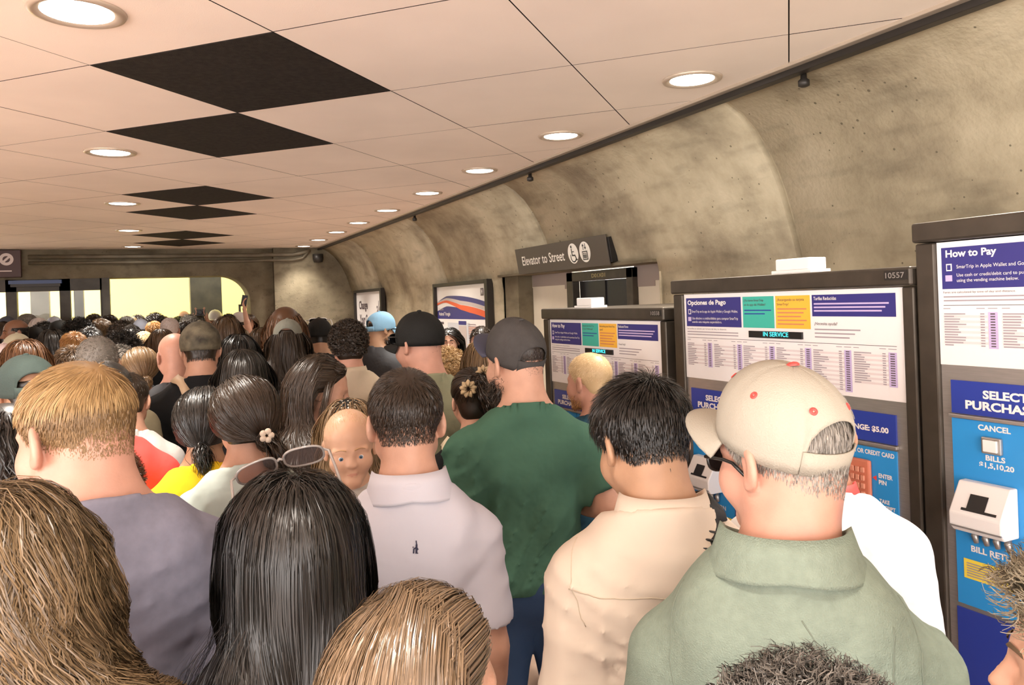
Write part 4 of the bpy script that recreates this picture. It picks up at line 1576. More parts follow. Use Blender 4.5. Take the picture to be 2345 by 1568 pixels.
def swirl(fig, c, r, n=500, K=12, seed=0, width=0.002, flat=(1, 0.8, 1), turns=0.7):
    """a bun: strands wound round a centre given in head space"""
    rs = np.random.default_rng(seed)
    ax = rs.normal(size=(n, 3)) * 0.35 + np.array((0.2, 1, 0.1))
    ax /= np.linalg.norm(ax, axis=1, keepdims=True)
    e = np.cross(ax, rs.normal(size=(n, 3)))
    e /= np.linalg.norm(e, axis=1, keepdims=True)
    q = np.cross(ax, e)
    ph = rs.uniform(0, 6.28, (n, 1)) + np.linspace(0, turns * 6.28, K)[None]
    rad = r * (0.55 + 0.45 * rs.random((n, 1)) ** 0.5) * (1 + 0.12 * np.sin(ph * 3 + rs.uniform(0, 6, (n, 1))))
    lat = rs.uniform(-0.75, 0.75, (n, 1))
    u = (e[:, None] * np.cos(ph)[..., None] + q[:, None] * np.sin(ph)[..., None]) * np.sqrt(1 - lat ** 2)[..., None] + ax[:, None] * lat[..., None]
    S = fig.hv((np.array(c) + u * rad[..., None] * np.array(flat)).reshape(-1, 3)).reshape(n, K, 3)
    Nn = (u.reshape(-1, 3) @ fig.R.T).reshape(n, K, 3)
    return S, Nn, rs.random(n), width


def tail(fig, start, end, n=400, r=0.02, K=12, seed=0, width=0.002, wave=0.004, bulge=1.2):
    """a hanging tail of hair between two head-space points"""
    rs = np.random.default_rng(seed)
    a, b = fig.h(start), np.array(fig.h(end))
    t = np.linspace(0, 1, K)
    mid = np.stack([a + (b - a) * s + np.array((0, -0.03, 0.01)) * math.sin(PI * s) for s in t])
    off = rs.normal(size=(n, 3)) * r * 0.6
    sc = (0.35 + bulge * np.sin(PI * np.clip(t * 0.8 + 0.1, 0, 1)))
    S = mid[None] + off[:, None, :] * sc[None, :, None]
    ph = rs.uniform(0, 6.28, n)
    S[..., 0] += wave * np.sin(t[None] * 9 + ph[:, None])
    Nn = np.broadcast_to(off[:, None, :] / (np.linalg.norm(off, axis=1)[:, None, None] + 1e-9), S.shape)
    return S, Nn, rs.random(n), width


# ------------------------------------------------------------------ hats and glasses
def cap_parts(fig, parent, mat, brim_dir=0.0, brim=True, opening=True, mat_brim=None, tilt=0.0, eyelets=None, button=None, lift=0.0, back=180.0, brim_up=0.0, size=1.0, seam=None, strap=True, brim_len=0.075):
    """a baseball cap. brim_dir: degrees from the face direction (180 = worn backwards)"""
    rx, ry, rz = 0.0850 * size, 0.1075 * size, 0.092 * size
    c = np.array((0, -0.015, 0.036 + lift))
    K, J = 56, 16
    Rb = np.array(Matrix.Rotation(math.radians(brim_dir), 3, 'Z'))
    Tt = np.array(Matrix.Rotation(math.radians(tilt), 3, 'X'))
    V, F = [], []
    e_base = math.radians(-2)

    def pt(phi, el, off=0.0):
        # phi = 0 straight ahead of the brim
        x, y = math.sin(phi), math.cos(phi)
        v = np.array(((rx + off) * x * math.cos(el), (ry + off) * y * math.cos(el), (rz + off) * math.sin(el)))
        sq = 1 + 0.05 * math.sin(2 * max(0, el)) * max(0, y)      # stand of the front panels
        v[2] *= sq
        if el < 0:
            v[2] = -0.085 * abs(el) / 0.6
        # seat the elliptic plan on the head axes even when the cap is turned round
        v = Rb @ v if abs(brim_dir) in (0, 180) else (Rb @ (v / np.array((rx, ry, 1)))) * np.array((rx, ry, 1))
        return c + Tt @ v

    ops = []
    for k in range(K):
        phi = 2 * PI * k / K
        dphi = abs((phi - PI + PI) % (2 * PI) - PI)
        w = 0.62
        low = e_base - 0.25
        if opening and dphi < w:
            low = e_base + 0.50 * math.sqrt(max(0, 1 - (dphi / w) ** 2))
        for j in range(J + 1):
            el = low + (PI / 2 - low) * (j / J)
            gro = -0.0012 if k % (K // 6 if K % 6 == 0 else 9) == 0 else 0.0
            V.append(fig.h(pt(phi, el, gro)))
    for k in range(K):
        l = (k + 1) % K
        for j in range(J):
            F.append((k * (J + 1) + j, l * (J + 1) + j, l * (J + 1) + j + 1, k * (J + 1) + j + 1))
    me = mesh_np('cap', np.array(V), np.array(F)[:, ::-1], [mat])
    cap = link('cap', me, parent)
    so = cap.modifiers.new('thickness', 'SOLIDIFY')
    so.thickness = 0.0025
    so.offset = 0
    zmax = float(np.array(V)[:, 2].max())
    if brim:
        B, BF = [], []
        nu, nv = 20, 7
        for i in range(nu + 1):
            a = -1.0 + 2.0 * i / nu
            phi = a * 1.12
            for j in range(nv + 1):
                t = j / nv
                ext = brim_len * size * (math.cos(a * PI / 2 * 0.97) ** 0.55) * t
                p = pt(phi, e_base - 0.22)
                dirv = np.array((math.sin(phi) * 0.28, 1.0, 0))
                dirv = dirv / np.linalg.norm(dirv)
                drop = -0.028 * (a ** 2) * (0.4 + 0.6 * t) - 0.014 * t + brim_up * t + 0.006
                p = p + Tt @ (Rb @ (dirv * ext + np.array((0, 0, drop))))
                B.append(fig.h(p))
        for i in range(nu):
            for j in range(nv):
                o = i * (nv + 1) + j
                BF.append((o, o + 1, o + nv + 2, o + nv + 1))
        bo = link('brim', mesh_np('brim', np.array(B), np.array(BF)[:, ::-1], [mat_brim or mat]), cap)
        so = bo.modifiers.new('thickness', 'SOLIDIFY')
        so.thickness = 0.004
        so.offset = 0
    if opening and strap:
        S, SF = [], []
        for i in range(15):
            phi = PI + (-0.66 + 1.32 * i / 14)
            for el in (e_base - 0.24, e_base + 0.02):
                S.append(fig.h(pt(phi, el, 0.002)))
        for i in range(14):
            SF.append((2 * i, 2 * i + 1, 2 * i + 3, 2 * i + 2))
        st = link('strap', mesh_np('strap', np.array(S), np.array(SF), [mat]), cap)
        so = st.modifiers.new('thickness', 'SOLIDIFY')
        so.thickness = 0.003
        so.offset = 0
    bm = MB()
    top = fig.h(pt(0, PI / 2))
    upv = fig.R @ Tt @ np.array((0, 0, 1.0))
    V8 = []
    for rr_, hh in ((0.010, 0.0), (0.010, 0.003), (0.006, 0.006), (0.0005, 0.007)):
        for k in range(12):
            w = 2 * PI * k / 12
            a1 = fig.R @ np.array((math.cos(w), math.sin(w), 0))
            V8.append(top + a1 * rr_ + upv * hh)
    bm.add(V8, [(r * 12 + k, r * 12 + (k + 1) % 12, (r + 1) * 12 + (k + 1) % 12, (r + 1) * 12 + k) for r in range(3) for k in range(12)], button or mat)
    bm.build('button', cap, True)
    if eyelets:
        for k in range(6):
            phi = PI / 6 + k * PI / 3
            p, q = fig.h(pt(phi, 0.60, 0.0012)), fig.h(pt(phi, 0.60, 0.01))
            nn = (q - p) / np.linalg.norm(q - p)
            a1 = np.cross(nn, (0.3, 0.2, 0.9))
            a1 /= np.linalg.norm(a1)
            b1 = np.cross(nn, a1)
            e = MB()
            Vq = [p + (a1 * math.cos(w) + b1 * math.sin(w)) * r_ + nn * h_ for r_, h_ in ((0.0062, 0), (0.0050, 0.0014), (0.0022, 0.0016), (0.0016, 0.0004)) for w in np.linspace(0, 2 * PI, 14, endpoint=False)]
            e.add(Vq, [(r * 14 + k2, r * 14 + (k2 + 1) % 14, (r + 1) * 14 + (k2 + 1) % 14, (r + 1) * 14 + k2) for r in range(3) for k2 in range(14)], eyelets)
            e.build('eyelet', cap, True)
    return cap, zmax


def glasses(fig, parent, frame, lens, seat=(0, 0.098, 0.002), w=0.030, hgt=0.020, tilt=0.0, temple=0.105, r=0.0022, drop=0.0, shape=2.6, tr=None, ctr=0.034, lean=0.0, half=0.079):
    """spectacles in head space; tilt lifts the front when they are pushed up on the hair"""
    Tt = np.array(Matrix.Rotation(math.radians(lean), 3, 'Y') @ Matrix.Rotation(math.radians(tilt), 3, 'X'))
    s0 = np.array(seat)
    L = lambda p: fig.h(s0 + Tt @ np.array(p))
    g = MB()
    lz = MB()
    for sg in (-1, 1):
        ring = []
        for k in range(28):
            t = 2 * PI * k / 28
            ct, st = math.cos(t), math.sin(t)
            x = sg * ctr + w * np.sign(ct) * abs(ct) ** (2 / shape)
            z = hgt * np.sign(st) * abs(st) ** (2 / shape)
            ring.append(L((x, -abs(x) * 0.12, z)))
        g.tube(ring, r, frame, 6, closed=True)
        lz.add(ring, [tuple(range(28))], lens)
        g.tube([L((sg * (ctr + w), -0.009, 0.008)), L((sg * (half - 0.003), -0.016, 0.008)), L((sg * half, -0.06, 0.006)), L((sg * (half + 0.001), -temple + 0.02, 0.002)), L((sg * (half - 0.001), -temple - 0.01, -0.022 + drop))], tr or r * 1.1, frame, 6)
    g.tube([L((-0.006, -0.001, 0.004)), L((0, 0.002, 0.006)), L((0.006, -0.001, 0.004))], r * 1.2, frame, 6)
    o = g.build('glasses', parent, True)
    lz.build('lens', o)
    return o


def collar(fig, parent, mat, r=0.068, height=0.038, fall=0.045, lift=0.0, gap=True):
    """a folded shirt collar round the neck"""
    K, V, F = 48, [], []
    c = np.array((0, -0.044, 1.462 + lift))
    prof = ((1.02, 0.0), (0.97, height * 0.6), (0.965, height), (1.02, height + 0.004), (1.12, height * 0.6), (1.26, height - fall), (1.28, height - fall - 0.006))
    for k in range(K + 1):
        a = PI / 2 + 0.22 + (2 * PI - 0.44) * k / K
        fr = max(0, math.sin(a))                           # 1 at the throat
        for q, z in prof:
            rad = r * q * (1 + 0.10 * abs(math.cos(a)))
            V.append((c[0] + rad * math.cos(a), c[1] + rad * math.sin(a) * 0.98 + 0.012 * fr, c[2] + z * (1 - 0.25 * fr) - 0.040 * fr - (0.012 * fr if q > 1.1 else 0) - 0.012 * abs(math.cos(a)) * (q > 1.1)))
    n = len(prof)
    for k in range(K):
        for j in range(n - 1):
            F.append((k * n + j, (k + 1) * n + j, (k + 1) * n + j + 1, k * n + j + 1))
    o = link('collar', mesh_np('collar', np.array(V), np.array(F), [mat]), parent)
    so = o.modifiers.new('thickness', 'SOLIDIFY')
    so.thickness = 0.003
    so.offset = 0
    return o


def eyes(fig, parent, iris, sclera):
    for sg in (-1, 1):
        m = MB()
        c = np.array((sg * 0.031, 0.0688 + 0.0016 * fig.child, fig.ez - 0.001))
        V, F, K = [], [], 18
        rows = (0.02, 0.22, 0.50, 0.75, 1.1, 1.5)
        for a in rows:
            for k in range(K):
                w = 2 * PI * k / K
                V.append(fig.h(c + 0.0134 * np.array((math.sin(a) * math.cos(w), math.cos(a), math.sin(a) * math.sin(w)))))
        pupil = M('pupil', (0.005, 0.005, 0.006), 0.1)
        for r_ in range(len(rows) - 1):
            F = [(r_ * K + k, r_ * K + (k + 1) % K, (r_ + 1) * K + (k + 1) % K, (r_ + 1) * K + k) for k in range(K)]
            if r_ == 0:
                m.add(V, F, pupil)
                m.f.append(tuple(range(K)))
                m.m.append(m._mi(pupil))
            else:
                mi = m._mi(iris if r_ < 2 else sclera)
                m.f += F
                m.m += [mi] * len(F)
        m.build('eye', parent, True)


def brows(fig, parent, mat, thick=1.0):
    V, F = [], []
    for sg in (-1, 1):
        o = len(V)
        for k in range(9):
            t = k / 8
            x = sg * (0.013 + 0.036 * t)
            y = 0.0935 - 0.022 * t ** 2
            z = fig.ez + 0.024 + 0.008 * math.sin(PI * min(1, t * 0.8 + 0.1)) - 0.004 * t
            w = 0.0042 * thick * (1 - 0.7 * t)
            V += [fig.h((x, y + 0.001, z - w)), fig.h((x, y + 0.003, z)), fig.h((x, y - 0.002, z + w))]
        for k in range(8):
            for j in range(2):
                q = o + k * 3 + j
                F.append((q, q + 3, q + 4, q + 1))
    return link('eyebrows', mesh_np('eyebrows', np.array(V), np.array(F), [mat]), parent)


def seam_on(garment, pts, mat, r=0.0011, name='seam'):
    """a stitched seam following a polyline laid on the garment (both in body space)"""
    from mathutils.bvhtree import BVHTree
    me = garment.data
    bv = BVHTree.FromPolygons([v.co for v in me.vertices], [tuple(q.vertices) for q in me.polygons])
    pts = [Vector(q) for q in pts]
    out = []
    for i in range(len(pts) - 1):
        n = max(2, int((pts[i + 1] - pts[i]).length / 0.01))
        for k in range(n):
            c, nn, _i, _d = bv.find_nearest(pts[i].lerp(pts[i + 1], k / n))
            out.append(c + nn * r * 0.3)
    c, nn, _i, _d = bv.find_nearest(pts[-1])
    out.append(c + nn * r * 0.3)
    return MB().tube(out, r, mat, 5).build(name, garment, True)

# ================================================================== the crowd
SKINS = {'fair': (0.53, 0.295, 0.205), 'pink': (0.56, 0.295, 0.215), 'tan': (0.42, 0.235, 0.145), 'olive': (0.47, 0.275, 0.17), 'brown': (0.22, 0.105, 0.06), 'dark': (0.10, 0.05, 0.03)}


def skin(k):
    c = SKINS[k]
    return M('skin_' + k, c, 0.48, var=0.07, scale=22, spec=0.4, bump=0.06, bscale=260)


def lips(k):
    c = SKINS[k]
    f = (0.92, 0.76, 0.80) if k == 'toddler' else (0.85, 0.58, 0.64)
    return M('lips_' + k, (c[0] * f[0], c[1] * f[1], c[2] * f[2]), 0.4)


def cloth(name, col, bump=0.25, sheen=0.0, var=0.05):
    return M('cloth_' + name, col, 0.85, var=var, scale=9, bump=bump, bscale=26, spec=0.15, sheen=sheen, bdist=0.012)


HB = hair_mat('hair_black', (0.004, 0.0035, 0.003), (0.020, 0.015, 0.011), 0.36, 0.6)
HDB = hair_mat('hair_dark_brown', (0.012, 0.007, 0.004), (0.05, 0.030, 0.017), 0.38, 0.5)
HBR = hair_mat('hair_brown', (0.045, 0.025, 0.012), (0.15, 0.088, 0.045), 0.40)
HLB = hair_mat('hair_light_brown', (0.12, 0.07, 0.032), (0.32, 0.205, 0.105), 0.42)
HBL = hair_mat('hair_blond', (0.36, 0.20, 0.075), (0.66, 0.44, 0.20), 0.45)
HPB = hair_mat('hair_pale_blond', (0.50, 0.34, 0.17), (0.78, 0.60, 0.36), 0.45)
HGR = hair_mat('hair_grey', (0.10, 0.088, 0.075), (0.42, 0.38, 0.33), 0.5)
HSP = hair_mat('hair_salt_pepper', (0.008, 0.007, 0.006), (0.17, 0.15, 0.13), 0.42)
HRD = hair_mat('hair_auburn', (0.06, 0.024, 0.010), (0.18, 0.082, 0.034), 0.42)
HGI = hair_mat('hair_ginger', (0.34, 0.15, 0.04), (0.60, 0.32, 0.11), 0.45)
JEANS = cloth('jeans', (0.035, 0.065, 0.13), 0.3)
DARKT = cloth('dark_trousers', (0.03, 0.03, 0.034))
KHAKI = cloth('khaki', (0.30, 0.23, 0.14))
SHOE = M('shoe_dark', (0.03, 0.028, 0.026), 0.6)
SHOEW = M('shoe_white', (0.6, 0.58, 0.55), 0.6)
_cache = {}
PLACED = []


class Person:
    def __init__(s, px, py, depth, heading, label, fig=None, key=None, skin_='fair', group=None, fine=0.005, coarse=0.017):
        """heading in degrees from the passage direction, positive to the left; None = facing away from the viewer"""
        s.px, s.py, s.d = px, py, depth
        r = ray(px, py)
        away = math.degrees(math.atan2(r.x, r.y))
        s.heading = -away if heading is None else heading
        s.key = key
        if key is not None and ('fig', key) in _cache:
            s.fig = _cache[('fig', key)]
        else:
            s.fig = fig or Figure()
            if key is not None:
                _cache[('fig', key)] = s.fig
        s.skin = skin_
        me = s.get('body', lambda: body_mesh(s.fig, skin(skin_), lips(skin_), fine, coarse))
        s.o = s.inst('person', me, [skin(skin_), lips(skin_)])
        tag(s.o, label, 'person', group)
        s.top = 0.0
        n = np.zeros(len(me.vertices) * 3, np.float32)
        me.vertices.foreach_get('co', n)
        n = n.reshape(-1, 3)
        hz = s.fig.to_head(n)
        s.zbody = float(n[np.abs(hz).max(1) < 0.16][:, 2].max())

    def get(s, what, make):
        if s.key is None:
            return make()
        k = (what, s.key)
        if k not in _cache:
            _cache[k] = make()
        return _cache[k]

    def inst(s, name, me, mats, parent=None):
        o = link(name, me, parent)
        if s.key is not None:
            for i, m in enumerate(mats):
                o.material_slots[i].link = 'OBJECT'
                o.material_slots[i].material = m
        return o

    def wear(s, top, bottom=DARKT, shoes=SHOE, sk='', **kw):
        s.shirt = s.inst('shirt', s.get('shirt' + sk + str(sorted(kw.items())), lambda: shirt_mesh(s.fig, top, **kw)), [top], s.o)
        s.inst('trousers', s.get('trousers', lambda: trousers_mesh(s.fig, bottom)), [bottom], s.o)
        for sg in (-1, 1):
            s.inst('shoe', s.get('shoe%d' % sg, lambda: shoe_mesh(s.fig, shoes, sg)), [shoes], s.o)
        return s

    def hair(s, mat, sets, **kw):
        """sets: list of groom keyword dicts or ready strand sets"""
        hk = kw.pop('hk', None)
        def mk():
            st = []
            for i, q in enumerate(sets):
                st.append(groom(s.fig, **q) if isinstance(q, dict) else q() if callable(q) else q)
            o, z = hair_object(s.fig, mat, None, st, **kw)
            me = o.data
            bpy.data.objects.remove(o)
            return me, z
        if s.key is not None and hk is not None:
            k = ('hair', s.key, hk)
            if k not in _cache:
                _cache[k] = mk()
            me, z = _cache[k]
        else:
            me, z = mk()
        o = s.inst('hair', me, [mat], s.o)
        s.top = max(s.top, z)
        return o

    def cap(s, mat, **kw):
        c, z = cap_parts(s.fig, s.o, mat, **kw)
        s.top = max(s.top, z)
        return c

    def place(s, scale=None, z_only=False):
        tgt = at_depth(s.px, s.py, s.d)
        top = max(s.top, s.zbody)
        k = scale or tgt.z / top
        a = math.radians(s.heading)
        hc = s.fig.h((0, -0.01, 0.03)) * k
        off = Vector((hc[0] * math.cos(a) - hc[1] * math.sin(a), hc[0] * math.sin(a) + hc[1] * math.cos(a)))
        z = tgt.z - top * k if scale else 0.0
        s.o.location = (tgt.x - off.x, tgt.y - off.y, z)
        s.o.rotation_euler = (0, 0, a)
        s.o.scale = (k, k, k)
        s.k, s.scale0 = k, scale
        if s not in PLACED:
            PLACED.append(s)
        return s


def short(n=3500, length=0.045, vol=0.008, width=0.0017, seed=1, spread=0.25, **kw):
    return dict(style='short', n=n, length=length, vol=vol, width=width, seed=seed, spread=spread, **kw)


RIM = M('glasses_black', (0.01, 0.01, 0.01), 0.25)
DLENS = M('dark_lens', (0.012, 0.011, 0.012), 0.05, spec=0.8)

# ---- the man in the white cap
WCAP = M('cap_white', (0.40, 0.365, 0.30), 0.85, var=0.03, scale=7, bump=0.2, bscale=420, spec=0.15)
SAGE = M('cloth_sage', (0.23, 0.282, 0.228), 0.9, var=0.07, scale=60, bump=0.3, bscale=420, spec=0.12)
p = Person(1785, 826, 1.30, -42, 'person in an off-white baseball cap with red eyelets and a sage green polo shirt', Figure('m', pitch=6, yaw=45, wide=1.02, belly=0.05, hx=0.035, slope=0.048), skin_='pink', fine=0.004)
p.wear(SAGE, KHAKI, sleeve=0.75, loose=0.020, seed=11, fold=0.007, hem=0.74)
collar(p.fig, p.shirt, SAGE, r=0.083, height=0.036)
THREAD = M('seam_thread', (0.18, 0.215, 0.17), 0.9)
seam_on(p.shirt, [(0.015, -0.15, 1.40), (0.075, -0.16, 1.30), (0.13, -0.15, 1.30), (0.15, -0.14, 1.40)], THREAD, name='back_seam')
for sg in (-1, 1):
    seam_on(p.shirt, [(sg * 0.165, -0.05, 1.42), (sg * 0.185, -0.12, 1.33), (sg * 0.17, -0.14, 1.24)], THREAD, name='armhole_seam')
p.hair(HGR, [short(9000, 0.032, 0.006, 0.0012, 3, mask=lambda q: q[:, 2] < 0.045), dict(style='short', n=1500, length=0.03, vol=0.006, width=0.0014, seed=5, mask=lambda q: (q[:, 1] < -0.07) & (q[:, 2] < 0.07))], shell=0.002, shell_mask=lambda q: q[:, 2] < 0.06, up=0.055)
cp_ = p.cap(WCAP, tilt=20, eyelets=REDM, button=REDM, size=1.03, brim_len=0.076, lift=0.016)
glasses(p.fig, p.o, RIM, DLENS, seat=(0, 0.100, -0.002), w=0.030, hgt=0.019, r=0.0028, temple=0.10)
p.place()

# ---- the man in the cream shirt
CREAMC = M('cloth_cream', (0.66, 0.56, 0.46), 0.88, var=0.03, scale=6, bump=0.22, bscale=14, spec=0.12, bdist=0.02)
p = Person(1462, 835, 1.72, -24, 'person with thick black hair in a cream collared shirt and a black shoulder strap', Figure('m', pitch=20, yaw=20, wide=0.92, hs=1.04), skin_='olive', fine=0.0045)
p.wear(CREAMC, DARKT, sleeve=1.9, loose=0.024, seed=5, fold=0.011, hem=0.72)
collar(p.fig, p.shirt, CREAMC, r=0.075, height=0.034)
THREADC = M('seam_cream', (0.56, 0.47, 0.36), 0.9)
seam_on(p.shirt, [(-0.20, -0.10, 1.335), (-0.10, -0.16, 1.325), (0, -0.17, 1.32), (0.10, -0.16, 1.325), (0.20, -0.10, 1.335)], THREADC, name='yoke_seam')
for sg in (-1, 1):
    seam_on(p.shirt, [(sg * 0.175, -0.02, 1.42), (sg * 0.19, -0.10, 1.34), (sg * 0.18, -0.13, 1.26)], THREADC, name='armhole_seam')
p.hair(HB, [short(14000, 0.046, 0.021, 0.0013, 2, spread=0.3)], shell=0.004, up=0.06)
p.place()
cream_man = p

# ---- the man in the green shirt
GREENC = M('cloth_green', (0.055, 0.125, 0.085), 0.85, var=0.06, scale=14, bump=0.35, bscale=17, spec=0.12, bdist=0.02)
CAPG = M('cap_charcoal', (0.060, 0.055, 0.052), 0.8, var=0.12, scale=30, bump=0.2, bscale=380, spec=0.2)
CAPN = M('cap_visor_navy', (0.045, 0.045, 0.075), 0.7)
e = 0.166 * 1.14 + 0.03
p = Person(1178, 726, 2.58, -19, 'person in a fitted green T-shirt and charcoal baseball cap seen from behind', Figure('m', pitch=4, yaw=30, wide=1.14, arms=(None, ((e + 0.03, -0.04, 1.13), (e - 0.06, 0.21, 1.10)))), skin_='fair', fine=0.0045)
p.wear(GREENC, JEANS, sleeve=0.72, loose=0.009, seed=8, fold=0.016, hem=0.90)
p.hair(HDB, [short(4200, 0.018, 0.004, 0.0014, 3, mask=lambda q: q[:, 2] < 0.065)], shell=0.002, shell_mask=lambda q: (q[:, 2] < 0.06), up=0.02)
p.cap(CAPG, tilt=24, size=1.02, brim_len=0.085, mat_brim=CAPN, brim_up=0.02, lift=0.010)
bd = groom(p.fig, 'afro', n=1500, length=0.022, vol=0.004, width=0.0018, seed=4)
rs_ = np.random.default_rng(3)
br = np.stack([rs_.uniform(-0.056, 0.056, 1800), rs_.uniform(0.0, 0.085, 1800), rs_.uniform(-0.125, -0.05, 1800)], -1)


def beard(fig, mat, parent, n=1600, length=0.02, seed=3, width=0.0018):
    rs = np.random.default_rng(seed)
    q = np.stack([rs.uniform(-0.07, 0.07, n * 4), rs.uniform(-0.02, 0.10, n * 4), rs.uniform(-0.125, -0.035, n * 4)], -1)
    q = q[(q[:, 2] < -0.045 - 0.012 * (q[:, 1] > 0.05)) & ~((np.abs(q[:, 0]) < 0.022) & (np.abs(q[:, 2] + 0.072) < 0.012))]
    hd = fig.head()[:6]
    P = fig.hv(q).astype(np.float32)
    for _ in range(4):
        P = P - gradp(hd, P) * evalp(hd, P)[:, None]
    P = P[:n].astype(np.float64)
    g = gradp(hd, P.astype(np.float32)).astype(np.float64)
    pts = [P + (g * 0.8 + np.array((0, 0.0, -0.9)) + rs.normal(size=g.shape) * 0.3) * (length * t * 0.8) for t in (0, 0.35, 0.7, 1.0)]
    S = np.stack(pts, 1)
    V, F, a = ribbons(S, np.stack([g] * 4, 1), rs.random(len(P)), width, rs)
    return link('beard', mesh_np('beard', V, F, [mat], attr=a), parent)


beard(p.fig, HDB, p.o, 2200, 0.024)
p.place()

# ---- the man in the white polo carrying the toddler
LILACC = M('cloth_lilac_white', (0.55, 0.54, 0.60), 0.8, var=0.02, scale=8, bump=0.12, bscale=18, spec=0.2, bdist=0.02)
p = Person(925, 838, 1.96, -14, 'person with short dark brown hair in a pale lilac polo with a small back emblem', Figure('m', pitch=3, yaw=0, wide=0.88, arms=(((-0.25, 0.04, 1.13), (-0.06, 0.25, 1.12)), None)), skin_='fair', fine=0.0045)
p.wear(LILACC, KHAKI, sleeve=0.78, loose=0.016, seed=21, fold=0.0065, hem=0.78)
collar(p.fig, p.shirt, LILACC, r=0.074, height=0.034)
p.hair(HDB, [short(12000, 0.030, 0.011, 0.0012, 4, spread=0.15)], shell=0.003, shell_top=0.004, up=0.075)
em = MB()
EMB = M('emblem_navy', (0.02, 0.018, 0.05), 0.6)
for x0, z0, x1, z1, w_ in ((0.0, 0.0, 0.002, 0.030, 0.005), (0.002, 0.030, 0.001, 0.042, 0.003), (-0.009, 0.002, -0.007, 0.018, 0.004), (-0.007, 0.016, 0.0, 0.020, 0.004), (0.0, 0.022, 0.006, 0.012, 0.004), (-0.011, 0.021, -0.008, 0.023, 0.003), (0.003, 0.001, 0.006, 0.001, 0.003)):
    em.tube([(x0 * 0.68 + 0.004, -0.143, 1.335 + z0 * 0.68), (x1 * 0.68 + 0.004, -0.143, 1.335 + z1 * 0.68)], w_ * 0.42, EMB, 6)
emo = em.build('emblem', p.shirt)
sw_ = emo.modifiers.new('fit', 'SHRINKWRAP')
sw_.target = p.shirt
sw_.wrap_method = 'NEAREST_SURFACEPOINT'
sw_.wrap_mode = 'OUTSIDE_SURFACE'
sw_.offset = 0.0012
p.place()

# ---- the toddler
BSK = M('skin_toddler', (0.66, 0.405, 0.275), 0.42, var=0.05, scale=16, spec=0.4)
SKINS['toddler'] = (0.66, 0.405, 0.275)
TODD = cloth('toddler_white', (0.62, 0.60, 0.56))
p = Person(797, 936, 2.14, 168, 'toddler with almost no hair looking back over a pale lilac shoulder', Figure('m', pitch=4, yaw=0, roll=3, child=True, hs=1.46, wide=0.95, arms=(((-0.17, 0.10, 1.16), (-0.10, 0.22, 1.22)), ((0.17, 0.10, 1.16), (0.10, 0.22, 1.22)))), skin_='toddler', fine=0.0055)
p.wear(TODD, KHAKI, SHOEW, sleeve=1.2, loose=0.012)
eyes(p.fig, p.o, M('iris_blue', (0.10, 0.20, 0.32), 0.2), M('eye_white', (0.78, 0.74, 0.70), 0.25))
brows(p.fig, p.o, M('brow_blond', (0.50, 0.30, 0.16), 0.8), 0.6)
p.hair(HPB, [dict(style='short', n=2200, length=0.016, vol=0.0008, width=0.0007, seed=4, mask=lambda q: (q[:, 2] > 0.02) & (q[:, 1] < 0.05))], shell=None)
p.place(scale=0.575)

# ---- the woman with sunglasses pushed up on her black hair
p = Person(668, 1064, 1.35, -8, 'person with long straight black hair and clear sunglasses pushed up on top', Figure('f', pitch=2, wide=0.86, hs=0.97), skin_='olive')
p.wear(cloth('print_top', (0.22, 0.20, 0.22), var=0.5), DARKT, sleeve=0.6, seed=3)
p.hair(HB, [dict(style='long', n=15000, width=0.0014, seed=6, vol=0.008, fall=1.14, part=0.01, wave=0.002, wlen=0.24, clump=0.3, locks=170, frizz=0.002, gather=3.2),
            dict(style='long', n=260, width=0.0010, seed=16, vol=0.045, fall=1.24, part=0.01, wave=0.006, wlen=0.3, frizz=0.01)], shell=0.005, roll=0.22)
tg = M('clear_brown_lens', (0.20, 0.15, 0.14), 0.06, spec=0.8)
tg.node_tree.nodes['Principled BSDF'].inputs['Transmission Weight'].default_value = 0.75
tg.node_tree.nodes['Principled BSDF'].inputs['IOR'].default_value = 1.05
fr = M('clear_frame', (0.45, 0.40, 0.37), 0.08, spec=0.8)
fr.node_tree.nodes['Principled BSDF'].inputs['Transmission Weight'].default_value = 0.5
g_ = glasses(p.fig, p.o, fr, tg, seat=(-0.022, 0.058, 0.150), w=0.041, hgt=0.032, tilt=46, temple=0.12, r=0.0025, shape=2.8, drop=-0.02, ctr=0.049, lean=-13, half=0.104)
p.place()

# ---- the woman with light brown hair, bottom centre
p = Person(962, 1322, 0.83, -74, 'person with straight shiny light brown hair just below the pale lilac shirt', Figure('f', pitch=4, yaw=0, wide=0.9), skin_='fair')
p.wear(cloth('navy_top', (0.04, 0.05, 0.10)), JEANS, sleeve=0.6, seed=4)
p.hair(hair_mat('hair_mid_brown', (0.055, 0.034, 0.018), (0.19, 0.12, 0.066), 0.34, 0.7),
       [dict(style='long', n=14000, width=0.0013, seed=9, vol=0.012, fall=1.22, part=-0.035, swept=True, wave=0.0015, wlen=0.25, clump=0.22, locks=150, frizz=0.002)], shell=0.005, roll=0.22)
p.place()

